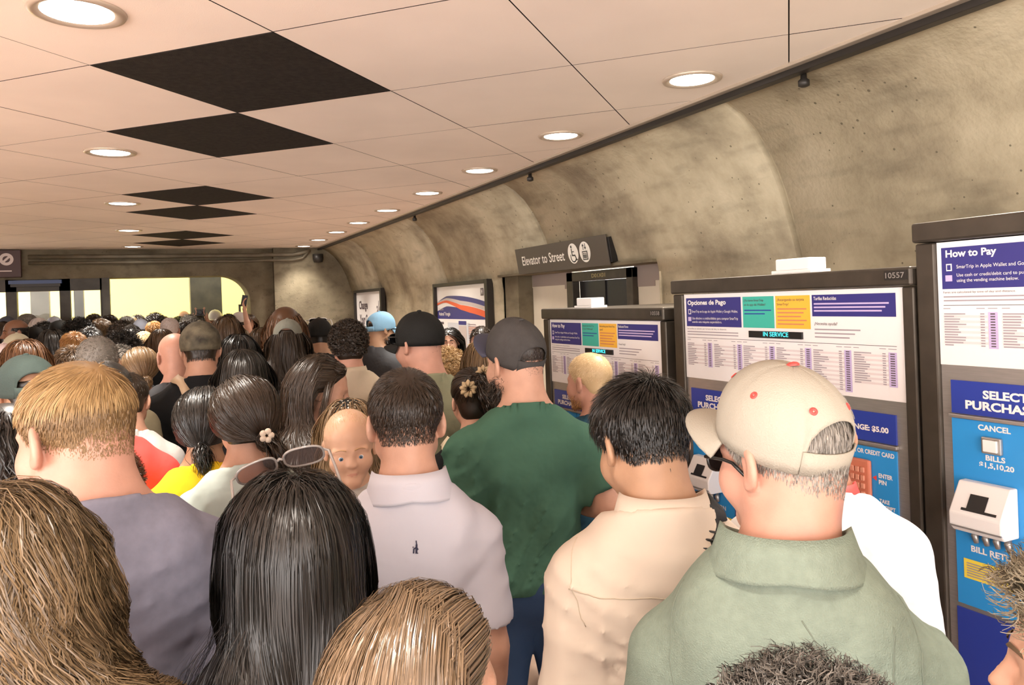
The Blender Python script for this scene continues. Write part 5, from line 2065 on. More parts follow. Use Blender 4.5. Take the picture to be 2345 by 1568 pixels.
# ---- the blond man
BLUEG = M('cloth_blue_grey', (0.205, 0.20, 0.255), 0.88, var=0.06, scale=70, bump=0.25, bscale=16, spec=0.1, bdist=0.02)
p = Person(170, 819, 1.60, 3, 'person with short blond hair in a blue grey T-shirt', Figure('m', pitch=9, yaw=36, wide=1.08, nk=0.022), skin_='pink', fine=0.0042)
p.wear(BLUEG, DARKT, sleeve=0.80, loose=0.018, seed=31, fold=0.009, hem=0.78)
p.hair(hair_mat('hair_sandy', (0.24, 0.135, 0.05), (0.55, 0.36, 0.16), 0.45), [short(9000, 0.040, 0.009, 0.0012, 12, spread=0.12, mask=lambda q: q[:, 2] > 0.055)], shell=0.002, shell_top=0.006, shell_mask=lambda q: q[:, 2] > 0.05)
p.hair(hair_mat('hair_dark_shaded_sandy', (0.13, 0.072, 0.026), (0.32, 0.19, 0.08), 0.5), [short(9000, 0.022, 0.006, 0.0012, 13, spread=0.03, mask=lambda q: q[:, 2] < 0.065)], shell=0.002, shell_mask=lambda q: q[:, 2] < 0.06, up=0.045)  # clipped sides, darker by nature, with some shade put into the colour
p.place()

# ---- the curly haired woman, bottom left
p = Person(-8, 1092, 1.20, 0, 'person with long wavy brown hair over a pink and white top', Figure('f', pitch=3, wide=1.0), skin_='fair')
p.wear(cloth('pink_white', (0.72, 0.55, 0.60), var=0.22), JEANS, sleeve=0.7, seed=14)
p.hair(hair_mat('hair_wavy_brown', (0.03, 0.018, 0.008), (0.22, 0.14, 0.07), 0.40, 0.6), [dict(style='long', n=12000, width=0.0014, seed=13, vol=0.013, fall=1.14, part=0.0, wave=0.030, wlen=0.115, clump=0.72, locks=100, frizz=0.006, steps=22, gather=1.2)], shell=0.007)
p.place()

# ---- salt and pepper curls, bottom right
p = Person(1848, 1492, 0.78, -46, 'person with tight salt and pepper curls below the sage green polo', Figure('f', pitch=0, wide=0.9), skin_='tan')
p.wear(cloth('plum', (0.12, 0.05, 0.09)), DARKT, sleeve=0.7)
p.hair(HSP, [dict(style='curly', n=6500, width=0.0018, seed=8, vol=0.02, length=0.06, wave=0.008, wlen=0.022, clump=0.75, locks=650, frizz=0.004, steps=14)], shell=0.012)
p.place()
# ---- the person cut by the right edge
p = Person(2520, 1216, 0.80, 26, 'person at the picture edge with greying curls above a bare forehead', Figure('f', pitch=2, yaw=4), skin_='fair')
p.wear(cloth('teal_dark', (0.03, 0.08, 0.09)), DARKT, sleeve=0.7)
p.hair(hair_mat('hair_greying', (0.05, 0.035, 0.018), (0.36, 0.30, 0.20), 0.5), [dict(style='curly', n=4500, width=0.0018, seed=18, vol=0.014, length=0.06, wave=0.011, wlen=0.035, clump=0.7, locks=320, frizz=0.004, steps=14)], shell=0.010)
brows(p.fig, p.o, M('brow_brown', (0.10, 0.06, 0.03), 0.8))
p.place()

# ---- the woman in the pale teal top with a low bun
TEALW = M('cloth_pale_teal', (0.46, 0.54, 0.51), 0.8, var=0.06, scale=9, bump=0.3, bscale=15, spec=0.15, bdist=0.02)
p = Person(556, 856, 2.16, -2, 'person with a low tied brown bun and flower clip in a pale teal shirt', Figure('f', pitch=6, wide=1.0), skin_='fair')
p.wear(TEALW, JEANS, sleeve=0.9, loose=0.02, seed=17, fold=0.010, hem=0.72)
p.hair(HDB, [dict(style='pulled', n=9000, width=0.0013, seed=22, vol=0.006, bun=(0.045, -0.115, -0.055), frizz=0.002), lambda: swirl(p.fig, (0.055, -0.135, -0.062), 0.033, 500, seed=3),
             lambda: tail(p.fig, (0.06, -0.13, -0.06), (0.10, -0.14, -0.16), 260, 0.014, seed=4)], shell=0.005)
cl = MB()
PETAL = M('clip_cream', (0.62, 0.52, 0.42), 0.6)
for k in range(5):
    w_ = 2 * PI * k / 5
    c_ = p.fig.h((0.050 + 0.013 * math.cos(w_), -0.168, -0.045 + 0.013 * math.sin(w_)))
    cl.lathe([(0.0005, -0.006), (0.007, -0.004), (0.0095, 0), (0.007, 0.004), (0.0005, 0.006)], c_, PETAL, 10, 'y')
cl.build('flower_clip', p.o, True)
p.place()

# ---- the woman in yellow
YEL = cloth('yellow_jersey', (0.85, 0.52, 0.02), 0.3)
p = Person(466, 882, 2.42, -2, 'person with dark hair tied low in a bright yellow striped top', Figure('f', pitch=10, yaw=-8, hs=0.95), skin_='tan')
p.wear(YEL, JEANS, sleeve=0.85, loose=0.018, seed=19)
b = MB()
for sg in (-1, 1):
    e_, _w = p.fig.arms[0 if sg < 0 else 1]
    sh_ = np.array((sg * p.fig.sw, -0.02, p.fig.zs))
    d_ = np.array(e_) - sh_
    for t0, t1, m_ in ((0.36, 0.45, M('stripe_grey', (0.18, 0.16, 0.12), 0.8)), (0.45, 0.50, M('stripe_white', (0.75, 0.72, 0.6), 0.8)), (0.50, 0.62, M('stripe_navy', (0.05, 0.05, 0.13), 0.8))):
        b.tube([sh_ + d_ * t0, sh_ + d_ * t1], 0.070, m_, 24)
b.build('sleeve_stripes', p.shirt, True)
p.hair(HB, [dict(style='pulled', n=8000, width=0.0014, seed=25, vol=0.008, bun=(0.0, -0.105, -0.075), frizz=0.003), lambda: tail(p.fig, (0.0, -0.12, -0.075), (0.01, -0.13, -0.17), 420, 0.016, seed=5)], shell=0.005)
p.place()

CROWD = 'people packed into the passage'
for o_ in list(COL.objects):
    if o_.parent is None and o_.get('category') == 'person':
        o_['group'] = CROWD


def mid(px, py, depth, heading, label, sex='m', skin_='fair', top=DARKT, bottom=DARKT, pitch=4, yaw=0, wide=1.0, sleeve=0.7, loose=0.014, seed=1, hs=1.0, arms=None, belly=0.0, roll=0, hem=0.78, scoop=0.0):
    p = Person(px, py, depth, heading, label, Figure(sex, pitch=pitch, yaw=yaw, roll=roll, wide=wide, hs=hs, arms=arms, belly=belly), skin_=skin_, group=CROWD, fine=0.0065 if depth < 4 else 0.008, coarse=0.020)
    p.wear(top, bottom, sleeve=sleeve, loose=loose, seed=seed, hem=hem, scoop=scoop, step=0.013)
    return p


LONG = lambda **k: dict(dict(style='long', n=4500, width=0.0024, vol=0.014, fall=1.25, part=0.0, wave=0.003, wlen=0.2, clump=0.25, frizz=0.003), **k)
BLACKC = cloth('black', (0.012, 0.012, 0.013), 0.3)
GREYC = cloth('grey', (0.075, 0.078, 0.085), 0.3)
GREYL = cloth('light_grey', (0.20, 0.195, 0.20), 0.3)
BEIGE = cloth('beige', (0.56, 0.46, 0.34), 0.3)
OLIVE = cloth('olive', (0.25, 0.25, 0.16), 0.3)
WHITEC = cloth('white', (0.78, 0.76, 0.74), 0.3)
REDC = cloth('red', (0.72, 0.085, 0.075), 0.2)
SKYB = cloth('sky_blue', (0.24, 0.34, 0.60), 0.3)

# -- beside the machines
p = mid(1348, 806, 3.12, 6, 'person with cropped sandy hair in a dark blue patterned shirt before the lowest ticket machine', top=cloth('blue_pattern', (0.03, 0.09, 0.14), var=0.9), skin_='pink', yaw=14, wide=0.94, seed=2)
p.hair(HPB, [short(5000, 0.016, 0.006, 0.0016, 4)], shell=0.003)
beard(p.fig, HGI, p.o, 900, 0.010)
p.place()
p = mid(1866, 876, 1.76, -40, 'person in a white shirt with a red collar hidden behind the off-white cap', top=WHITEC, wide=1.02, sleeve=0.85, loose=0.022, seed=6, skin_='tan')
p.hair(HGR, [short(2500, 0.03, 0.01, 0.002, 3)], shell=0.005)
collar(p.fig, p.shirt, REDM, r=0.069, height=0.028)
p.place()
# -- bun and scrunchies
p = mid(1078, 838, 2.95, -8, 'person with a dark updo held by two tan scrunchies and a black top', 'f', 'fair', top=BLACKC, sleeve=0.3, scoop=0.03, seed=4)
p.hair(HDB, [dict(style='pulled', n=4200, width=0.0021, seed=4, vol=0.012, bun=(0.0, -0.10, 0.085), frizz=0.002), lambda: swirl(p.fig, (0.0, -0.115, 0.075), 0.048, 600, seed=4, width=0.003),
             lambda: tail(p.fig, (0.02, -0.12, 0.07), (0.06, -0.15, -0.06), 420, 0.024, seed=8, width=0.003)], shell=0.008)
SCR = M('scrunchie_tan', (0.50, 0.36, 0.20), 0.7, var=0.15, scale=60)
for c_, r_ in (((-0.048, -0.150, 0.060), 0.021), ((0.028, -0.115, 0.118), 0.018)):
    cc = p.fig.h(c_)
    V, F = [], []
    for i in range(36):
        a_ = 2 * PI * i / 36
        for j in range(8):
            b_ = 2 * PI * j / 8
            tr_ = 0.011 + 0.005 * math.sin(a_ * 9 + j)
            q_ = (r_ + tr_ * math.cos(b_))
            V.append(cc + p.fig.R @ np.array((q_ * math.cos(a_), tr_ * math.sin(b_) * 1.1, q_ * math.sin(a_))))
    for i in range(36):
        for j in range(8):
            F.append((i * 8 + j, ((i + 1) % 36) * 8 + j, ((i + 1) % 36) * 8 + (j + 1) % 8, i * 8 + (j + 1) % 8))
    link('scrunchie', mesh_np('scrunchie', np.array(V), np.array(F), [SCR]), p.o)
p.place()
bun_woman = p
# -- black cap, olive shirt
CAPB = M('cap_black', (0.012, 0.012, 0.011), 0.75, var=0.2, bump=0.2, bscale=300, spec=0.25)
p = mid(958, 713, 3.35, -2, 'person in a black cap tilted to one side with an olive T-shirt', top=OLIVE, skin_='pink', yaw=26, wide=1.08, seed=3)
p.hair(HBR, [short(2500, 0.014, 0.003, 0.0018, 3, mask=lambda q: q[:, 2] < 0.02)], shell=0.001, shell_mask=lambda q: q[:, 2] < 0.05)
p.cap(CAPB, tilt=4, size=1.05, brim_len=0.080, opening=False)
glasses(p.fig, p.o, RIM, DLENS, seat=(0, 0.110, 0.030), w=0.030, hgt=0.020, r=0.003)
p.place()
# -- the long haired woman with bangs looking to the machines
p = mid(738, 806, 2.80, -104, 'person with long dark wavy hair and bangs shown in profile, facing the machines', 'f', 'fair', top=BLACKC, sleeve=0.8, seed=5, pitch=14)
p.hair(HDB, [LONG(n=10000, vol=0.018, fall=1.16, wave=0.008, wlen=0.11, clump=0.5, fringe=0.065, width=0.0016, seed=3, swept=True)], shell=0.008)
eyes(p.fig, p.o, M('iris_brown', (0.06, 0.03, 0.015), 0.2), M('eye_white', (0, 0, 0)))
p.place()
# -- rhinestone cap
p = mid(797, 908, 2.45, None, 'person in a black cap studded with bright stones behind the toddler', 'f', 'fair', top=GREYC, seed=9)
p.hair(HLB, [LONG(n=1500, fall=1.4)], shell=0.004)
STUD = M('stone_bright', (0.85, 0.82, 0.70), 0.12, 0.6)
cp_ = p.cap(CAPB, size=1.0, opening=False, brim=False)
m_ = MB()
rs_ = np.random.default_rng(2)
for i in range(9):
    el = 0.0 + i * 0.155
    cnt = max(1, int(44 * math.cos(el)))
    for k in range(cnt):
        a_ = 2 * PI * (k + 0.5 * (i % 2)) / cnt
        q_ = np.array((0.0905 * math.sin(a_) * math.cos(el), -0.015 + 0.1135 * math.cos(a_) * math.cos(el), 0.036 + 0.0935 * math.sin(el)))
        if i < 5 or k % 2:
            nn = q_ - np.array((0, -0.015, 0.03))
            nn /= np.linalg.norm(nn)
            a1 = np.cross(nn, (0.1, 0.2, 0.95))
            a1 /= np.linalg.norm(a1)
            b1 = np.cross(nn, a1)
            m_.add([p.fig.h(q_ + (a1 * math.cos(w_) + b1 * math.sin(w_)) * 0.0042) for w_ in np.linspace(0, 2 * PI, 6, endpoint=False)] + [p.fig.h(q_ + nn * 0.003)], [(j, (j + 1) % 6, 6) for j in range(6)], STUD)
m_.build('stones', cp_)
p.place()
# -- curly man in beige
p = mid(796, 727, 4.2, -6, 'person with short curly dark hair in a beige shirt in front of the wall poster', top=BEIGE, skin_='pink', sleeve=0.85, loose=0.022, seed=4, wide=1.0)
collar(p.fig, p.shirt, BEIGE, r=0.069, height=0.028)
p.hair(HDB, [dict(style='curly', n=5000, width=0.0024, seed=4, vol=0.015, length=0.035, wave=0.006, wlen=0.022, clump=0.6, locks=500, steps=9)], shell=0.012)
p.place()
# -- blue cap, glasses, facing the machines
CAPS = M('cap_sky', (0.26, 0.50, 0.72), 0.8, var=0.05, bump=0.2, bscale=300)
p = mid(872, 713, 5.8, -66, 'bearded person in a light blue cap and glasses turned towards the machines', top=GREYC, skin_='olive', wide=1.25, belly=0.06, seed=5, yaw=-10)
p.hair(HDB, [short(1500, 0.016, 0.003, 0.0022, 3, mask=lambda q: q[:, 2] < 0.02)], shell=0.002, shell_mask=lambda q: q[:, 2] < 0.05)
p.cap(CAPS, tilt=8, size=1.06, brim_len=0.08)
glasses(p.fig, p.o, RIM, M('clear_glass', (0, 0, 0)) if 'clear_glass' in MATS else GLASS, seat=(0, 0.102, 0.0), r=0.0035)
beard(p.fig, HDB, p.o, 1200, 0.022, width=0.003)
p.place()
# -- facing people by the map
p = mid(1030, 749, 6.6, 150, 'person with dark hair facing the viewer in front of the map poster', 'f', 'fair', top=cloth('black_white', (0.3, 0.29, 0.28), var=0.9), seed=2)
p.hair(HB, [LONG(n=2500, width=0.004, fall=1.42, part=0.01)], shell=0.008)
eyes(p.fig, p.o, M('iris_brown', (0, 0, 0)), M('eye_white', (0, 0, 0)))
brows(p.fig, p.o, M('brow_dark', (0.02, 0.012, 0.008), 0.8), 1.3)
p.place()
p = mid(1102, 745, 5.4, 140, 'person with glasses in a dark grey T-shirt facing the viewer beside the map poster', 'm', 'fair', top=GREYC, seed=3)
p.hair(HDB, [short(1800, 0.03, 0.010, 0.003, 3)], shell=0.005)
eyes(p.fig, p.o, M('iris_brown', (0, 0, 0)), M('eye_white', (0, 0, 0)))
brows(p.fig, p.o, M('brow_dark', (0, 0, 0)), 1.3)
glasses(p.fig, p.o, M('glasses_gold', (0.5, 0.35, 0.15), 0.3, 0.7), GLASS, seat=(0, 0.102, 0.0), r=0.002)
p.place()
p = mid(1112, 772, 4.1, None, 'person with long streaked blond hair beside the charcoal cap', 'f', 'fair', top=BLACKC, seed=3)
p.hair(HLB, [LONG(n=4000, width=0.0028, fall=1.2, wave=0.004)], shell=0.007)
p.place()
p = mid(1020, 788, 4.4, None, 'short person with curly blond hair between the black cap and the map poster', 'f', 'fair', top=BEIGE, seed=3)
p.hair(HBL, [dict(style='curly', n=2600, width=0.003, seed=5, vol=0.02, length=0.07, wave=0.010, wlen=0.035, clump=0.6, locks=300, steps=9)], shell=0.010)
p.place()
# -- grey cap, long wavy hair
CAPK = M('cap_grey', (0.20, 0.20, 0.165), 0.8, var=0.1, bump=0.2, bscale=300)
p = mid(658, 730, 4.4, -14, 'person in a grey cap with very long wavy brown hair down the back', 'f', 'fair', top=GREYL, sleeve=0.8, loose=0.02, seed=7)
p.hair(HDB, [LONG(n=6500, width=0.0028, vol=0.020, fall=1.18, wave=0.010, wlen=0.13, clump=0.5, seed=5, mask=lambda q: q[:, 2] < 0.06)], shell=0.004, shell_mask=lambda q: q[:, 2] < 0.06)
p.cap(CAPK, tilt=6, size=1.05)
p.place()
p = mid(652, 702, 5.3, -10, 'tall person with bushy auburn hair rising above the grey cap', 'f', 'fair', top=cloth('tan_floral', (0.42, 0.33, 0.22), var=0.6), sleeve=0.8, seed=8)
p.hair(HRD, [LONG(n=5000, width=0.004, vol=0.045, fall=1.25, wave=0.014, wlen=0.12, clump=0.55, seed=5)], shell=0.03, shell_top=0.01)
p.place()
p = mid(730, 728, 5.3, -8, 'person in a black cap with white-rimmed sunglasses resting on it', 'm', 'tan', top=BLACKC, seed=9)
p.hair(HB, [short(1200, 0.015, 0.003, 0.003, 3, mask=lambda q: q[:, 2] < 0.03)], shell=0.003, shell_mask=lambda q: q[:, 2] < 0.05)
p.cap(CAPB, size=1.05, opening=False)
glasses(p.fig, p.o, M('rim_white', (0.8, 0.78, 0.74), 0.3), DLENS, seat=(0, 0.085, 0.120), tilt=20, w=0.03, hgt=0.02, r=0.0035, half=0.092)
p.place()
# -- camouflage cap and bald head
CAPC = M('cap_camouflage', (0.10, 0.085, 0.055), 0.8, var=0.75, scale=16, bump=0.2, bscale=300)
p = mid(457, 735, 3.5, -2, 'person in a dark camouflage cap and black T-shirt crossed by a tan strap', 'm', 'fair', top=BLACKC, wide=1.14, seed=11, loose=0.018, pitch=8)
p.hair(HDB, [short(5000, 0.022, 0.006, 0.0016, 3, fade=False, mask=lambda q: q[:, 2] < 0.03)], shell=0.004, shell_mask=lambda q: q[:, 2] < 0.05)
p.cap(CAPC, tilt=4, size=1.06, opening=False)
p.place()
camo = p
p = mid(398, 763, 3.9, 14, 'bald person in a grey T-shirt beside the camouflage cap', 'm', 'pink', top=GREYC, wide=1.05, seed=12)
p.place()
p = mid(319, 792, 3.95, -2, 'person with light brown hair gathered into a messy low bun', 'f', 'fair', top=OLIVE, seed=13)
p.hair(HLB, [dict(style='pulled', n=3500, width=0.0024, seed=6, vol=0.012, bun=(0.03, -0.12, -0.06), frizz=0.003), lambda: swirl(p.fig, (0.03, -0.145, -0.075), 0.042, 450, seed=7, width=0.003)], shell=0.007)
p.place()
p = mid(221, 767, 3.55, 4, 'person with thinning grey hair in front of the curly black hair', 'm', 'tan', top=cloth('khaki_shirt', (0.30, 0.26, 0.17)), seed=14)
p.hair(HGR, [dict(style='curly', n=4500, width=0.0018, seed=6, vol=0.005, length=0.009, wave=0.002, wlen=0.012, clump=0.3, steps=4)], shell=0.003)
p.place()
# -- around the blond man
CAPD = M('cap_bottle_green', (0.035, 0.055, 0.048), 0.85, var=0.25, bump=0.2, bscale=300)
p = mid(58, 812, 2.7, 6, 'person in a bottle green cap behind the blond man', 'm', 'tan', top=BLACKC, seed=15, wide=1.05, yaw=14)
p.hair(HDB, [short(1800, 0.02, 0.003, 0.002, 3, mask=lambda q: q[:, 2] < 0.03)], shell=0.002, shell_mask=lambda q: q[:, 2] < 0.05)
p.cap(CAPD, tilt=6, size=1.10, opening=True)
p.place()
p = mid(240, 824, 2.45, -2, 'person with cropped black hair in a bright red T-shirt', 'm', 'brown', top=REDC, seed=16, wide=0.92, pitch=10, loose=0.02)
p.hair(HB, [short(3000, 0.014, 0.006, 0.002, 3)], shell=0.004)
p.place()
p = mid(290, 846, 3.0, -4, 'person in a white T-shirt between the red and black T-shirts', 'm', 'fair', top=WHITEC, seed=17, pitch=20, wide=0.95)
p.hair(HDB, [short(2500, 0.03, 0.010, 0.002, 3)], shell=0.006)
p.place()
p = mid(10, 922, 1.92, 2, 'person with black ringlets at the picture edge, beyond the wavy brown hair', 'f', 'brown', top=BLACKC, seed=18)
p.hair(HB, [dict(style='long', n=6500, width=0.002, seed=18, vol=0.035, fall=1.25, part=0.0, wave=0.014, wlen=0.055, clump=0.7, locks=240, frizz=0.006, steps=26)], shell=0.012)
p.place()
p = mid(232, 1006, 1.98, None, 'child with curly auburn hair beside the red T-shirt', 'f', 'fair', top=OLIVE, seed=19, wide=0.75, hs=0.9)
p.hair(HRD, [dict(style='curly', n=4000, width=0.002, seed=9, vol=0.02, length=0.05, wave=0.009, wlen=0.028, clump=0.65, locks=420, steps=12)], shell=0.006)
p.place(scale=None)
# -- black haired pair in the middle
p = mid(555, 797, 2.95, -3, 'person with glossy black chin length hair behind the low brown bun', 'f', 'tan', top=BLACKC, seed=20)
p.hair(HB, [LONG(n=9000, width=0.0015, vol=0.014, fall=1.50, seed=7)], shell=0.007, roll=0.25)
p.place()
p = mid(545, 763, 4.3, -3, 'person with straight black hair beyond the glossy chin length hair', 'f', 'tan', top=BLACKC, seed=21)
p.hair(HB, [LONG(n=4000, width=0.003, vol=0.016, fall=1.35, seed=8)], shell=0.008)
p.place()

# ---------------------------------------------------------------- the far crowd
HK = {
    'crop': lambda: ([short(2600, 0.020, 0.010, 0.0036, 3)], dict(shell=0.003)),
    'short': lambda: ([short(3200, 0.045, 0.022, 0.0036, 3, spread=0.5)], dict(shell=0.007)),
    'long': lambda: ([LONG(n=3200, width=0.004, fall=1.28, vol=0.022, wave=0.006, clump=0.4)], dict(shell=0.009)),
    'bob': lambda: ([LONG(n=3000, width=0.004, fall=1.48, vol=0.02, wave=0.005, clump=0.4)], dict(shell=0.009)),
    'curly': lambda: ([dict(style='curly', n=1800, width=0.005, seed=5, vol=0.02, length=0.07, wave=0.010, wlen=0.03, clump=0.6, locks=260, steps=8)], dict(shell=0.02)),
    'afro': lambda: ([dict(style='curly', n=2600, width=0.005, seed=5, vol=0.02, length=0.095, wave=0.010, wlen=0.03, clump=0.5, locks=360, steps=8)], dict(shell=0.045)),
    'rim': lambda: ([short(900, 0.03, 0.008, 0.004, 3, mask=lambda q: q[:, 2] < 0.045)], dict(shell=0.005, shell_mask=lambda q: q[:, 2] < 0.045)),
}
_n = [0]


def far(px, py, w, label, sex='m', hair=None, mat=HB, top=BLACKC, skin_='fair', heading=None, cap=None, face=False, depth=None, arms=None, key=None, brim=True):
    d = depth or min(12.2, 285.0 / w)
    _n[0] += 1
    p = Person(px, py, d, heading, label, fig=Figure(sex, pitch=3, arms=arms), key=key or sex, skin_=skin_, group=CROWD, fine=0.008, coarse=0.024)
    p.wear(top, DARKT, SHOE, sleeve=0.75, step=0.016)
    if hair:
        st, kw = HK[hair]()
        p.hair(mat, st, hk=hair, **kw)
    if cap:
        p.cap(cap, size=1.06, opening=False, brim=brim)
    if face:
        eyes(p.fig, p.o, M('iris_brown', (0, 0, 0)), M('eye_white', (0, 0, 0)))
        brows(p.fig, p.o, M('brow_dark', (0, 0, 0)), 1.2)
    return p.place()


CAPW = M('cap_bright_white', (0.75, 0.72, 0.70), 0.8)
CAPE = M('cap_beige', (0.46, 0.42, 0.30), 0.85, var=0.08)
CAPSL = M('cap_slate', (0.06, 0.07, 0.10), 0.8)
far(35, 732, 37, 'smiling person with a receding hairline facing sideways near the kiosk', hair='rim', mat=HB, skin_='brown', heading=112, face=True, top=GREYC)
far(4, 735, 32, 'person with dark brown hair cut by the picture edge below the kiosk', 'f', 'long', HDB, skin_='brown')
far(15, 724, 22, 'person in a dark and white cap below the kiosk glass', cap=CAPSL, hair='crop', depth=11.0)
far(62, 717, 24, 'person with close grey hair in front of the kiosk window', hair='crop', mat=HGR, skin_='tan', top=WHITEC, heading=-60, depth=11.4)
far(88, 727, 27, 'person in a white head covering below the kiosk window', 'f', hair='bob', mat=M('headscarf_white', (0.76, 0.70, 0.68), 0.8), depth=10.2)
far(101, 733, 31, 'person with rounded black hair next to the white head covering', hair='curly', mat=HB, skin_='dark')
far(124, 724, 24, 'person in a silvery grey cap below the kiosk post', cap=M('cap_silver', (0.36, 0.38, 0.45), 0.6), hair='crop', mat=HGR, depth=11.5)
far(137, 733, 32, 'person in a dark grey cap and grey shirt below the kiosk post', cap=CAPB, hair='crop', top=GREYC, skin_='tan', heading=-40)
far(178, 722, 36, 'person with a round mass of black hair before the narrow kiosk window', 'f', 'afro', HB, skin_='dark', depth=7.9)
far(231, 727, 35, 'person with short light brown hair below the portal edge', hair='short', mat=HLB, heading=-30)
far(250, 718, 26, 'person with dark hair standing right at the portal edge', hair='short', mat=HDB, depth=11.2)
far(78, 747, 36, 'person in a black cap and orange shirt', cap=CAPB, hair='crop', top=cloth('orange', (0.72, 0.20, 0.02)), skin_='tan')
far(38, 763, 46, 'person in a plain beige cap near the picture edge', cap=CAPE, hair='crop', mat=HBR, top=GREYL, depth=6.0)
far(56, 774, 62, 'person with long reddish brown hair above the bottle green cap', 'f', 'long', HRD, depth=4.5)
far(168, 756, 46, 'person with orange blond hair behind the thinning grey hair', 'f', 'short', HGI, top=GREYC, depth=6.2)
far(162, 786, 50, 'person with short mousy brown hair between the grey and orange blond heads', hair='short', mat=HBR, top=OLIVE, depth=5.0)
far(8, 786, 52, 'person in a pale pink cap at the picture edge', cap=M('cap_pale_pink', (0.66, 0.54, 0.54), 0.8), hair='crop', mat=HLB, depth=5.2)
far(289, 721, 24, 'person with grey brown hair low in the portal', hair='short', mat=HGR, depth=12.0)
far(315, 718, 22, 'person with dark hair and hunched shoulders in the portal', hair='short', mat=HDB, depth=12.2)
far(355, 713, 27, 'tallest dark head in the middle of the bright portal', 'f', 'curly', HDB, top=GREYC, depth=11.3)
far(322, 730, 26, 'person in a pale blue cap beneath the bright portal', cap=M('cap_pale_blue', (0.45, 0.50, 0.62), 0.8), hair='crop', depth=10.2)
far(278, 731, 40, 'person with a bushy dark brown head below the bright portal', 'f', 'curly', HDB, depth=7.2)
far(353, 733, 32, 'person with golden ginger hair below the bright portal', 'f', 'short', HGI, depth=8.9)
far(388, 726, 37, 'person with a shaven pale head and a teal collar', skin_='pink', top=cloth('teal', (0.03, 0.30, 0.22)), hair='crop', mat=M('stubble_white', (0.62, 0.52, 0.48), 0.7), depth=7.8)
far(421, 712, 18, 'bald person at the edge of the dark pillar', skin_='tan', depth=13.2)
far(409, 722, 17, 'small dark head just before the dark pillar', hair='short', mat=HB, depth=13.4)
far(433, 717, 25, 'person with curly grey hair before the dark pillar', hair='curly', mat=HGR, depth=11.6)
far(424, 733, 34, 'person with dark brown hair above the bald head', hair='short', mat=HDB, depth=8.3)
far(276, 752, 55, 'person with a big round black afro', 'm', 'afro', HB, skin_='dark', depth=5.4, top=GREYC)
far(329, 757, 36, 'person with thinning pale hair before the ginger head', hair='crop', mat=HPB, skin_='fair', depth=6.9, top=GREYL)
far(271, 785, 34, 'person with frizzy grey curls in a light blue shirt', 'f', 'curly', HGR, top=SKYB, depth=5.0)
far(517, 722, 46, 'person with straight brown hair before the portal curve', 'f', 'long', HBR, depth=6.2)
far(492, 709, 22, 'person in a white bucket hat before the dark pillar', cap=CAPW, hair='crop', mat=HDB, depth=12.0, heading=150)
far(547, 714, 20, 'person in a white cap under the portal curve', cap=CAPW, hair='crop', mat=HDB, depth=12.4, heading=40)
far(558, 716, 18, 'person with dark red hair under the portal curve', 'f', 'short', HRD, depth=13.4)
far(569, 718, 20, 'brightly lit person in a pink top facing the viewer under the portal curve', 'f', 'long', HBR, top=cloth('pink_top', (0.75, 0.42, 0.50)), heading=170, face=True, depth=12.2)
far(553, 752, 30, 'brightly lit person in a white top below the portal curve', 'f', 'bob', HLB, top=WHITEC, depth=9.6)
far(598, 748, 40, 'person with brown hair in a light patterned top by the pier', 'f', 'long', HBR, top=cloth('pattern_light', (0.55, 0.50, 0.42), var=0.5), depth=7.2)
far(300, 712 + 12, 18, 'small pale head deep in the bright portal', hair='crop', mat=HPB, depth=14.0)
far(340, 724, 18, 'person in a small white cap deep in the bright portal', cap=CAPW, hair='crop', depth=13.4)
far(196, 733, 26, 'person with dark hair beside the round mass of black hair', hair='short', mat=HDB, depth=9.8)
far(215, 716, 20, 'dark head showing just over the portal edge', hair='short', mat=HDB, depth=12.2)
far(374, 722, 18, 'small reddish head deep in the bright portal', hair='short', mat=HRD, depth=13.8)
far(470, 735, 36, 'person with black hair just beyond the camouflage cap', hair='short', mat=HB, depth=8.2)
far(300, 742, 40, 'person with dark cropped hair left of the thinning pale hair'.replace('left of', 'beside'), hair='crop', mat=HB, skin_='dark', depth=6.9)
far(118, 752, 40, 'person with wavy black hair in front of the dark grey cap', 'f', 'long', HB, depth=7.0)
far(204, 745, 40, 'person with black hair in front of the light brown head', hair='short', mat=HB, depth=6.6)
far(370, 752, 40, 'person with brown hair in front of the shaven pale head', 'f', 'bob', HBR, depth=6.0)
# two people holding up phones
UPB = (((-0.23, 0.18, 1.40), (-0.09, 0.26, 1.68)), ((0.23, 0.18, 1.40), (0.09, 0.26, 1.68)))
photographer = far(459, 720, 27, 'person facing the viewer with both hands raised around a camera', hair='short', mat=HGR, heading=176, face=True, depth=11.8, arms=UPB, key='raise_two', top=BLACKC)
UP1 = (None, ((0.24, 0.06, 1.50), (0.20, 0.14, 1.76)))
reacher = far(523, 716, 22, 'person reaching one arm high with a phone in the portal', hair='short', mat=HB, depth=11.4, arms=UP1, key='raise_one', top=WHITEC)

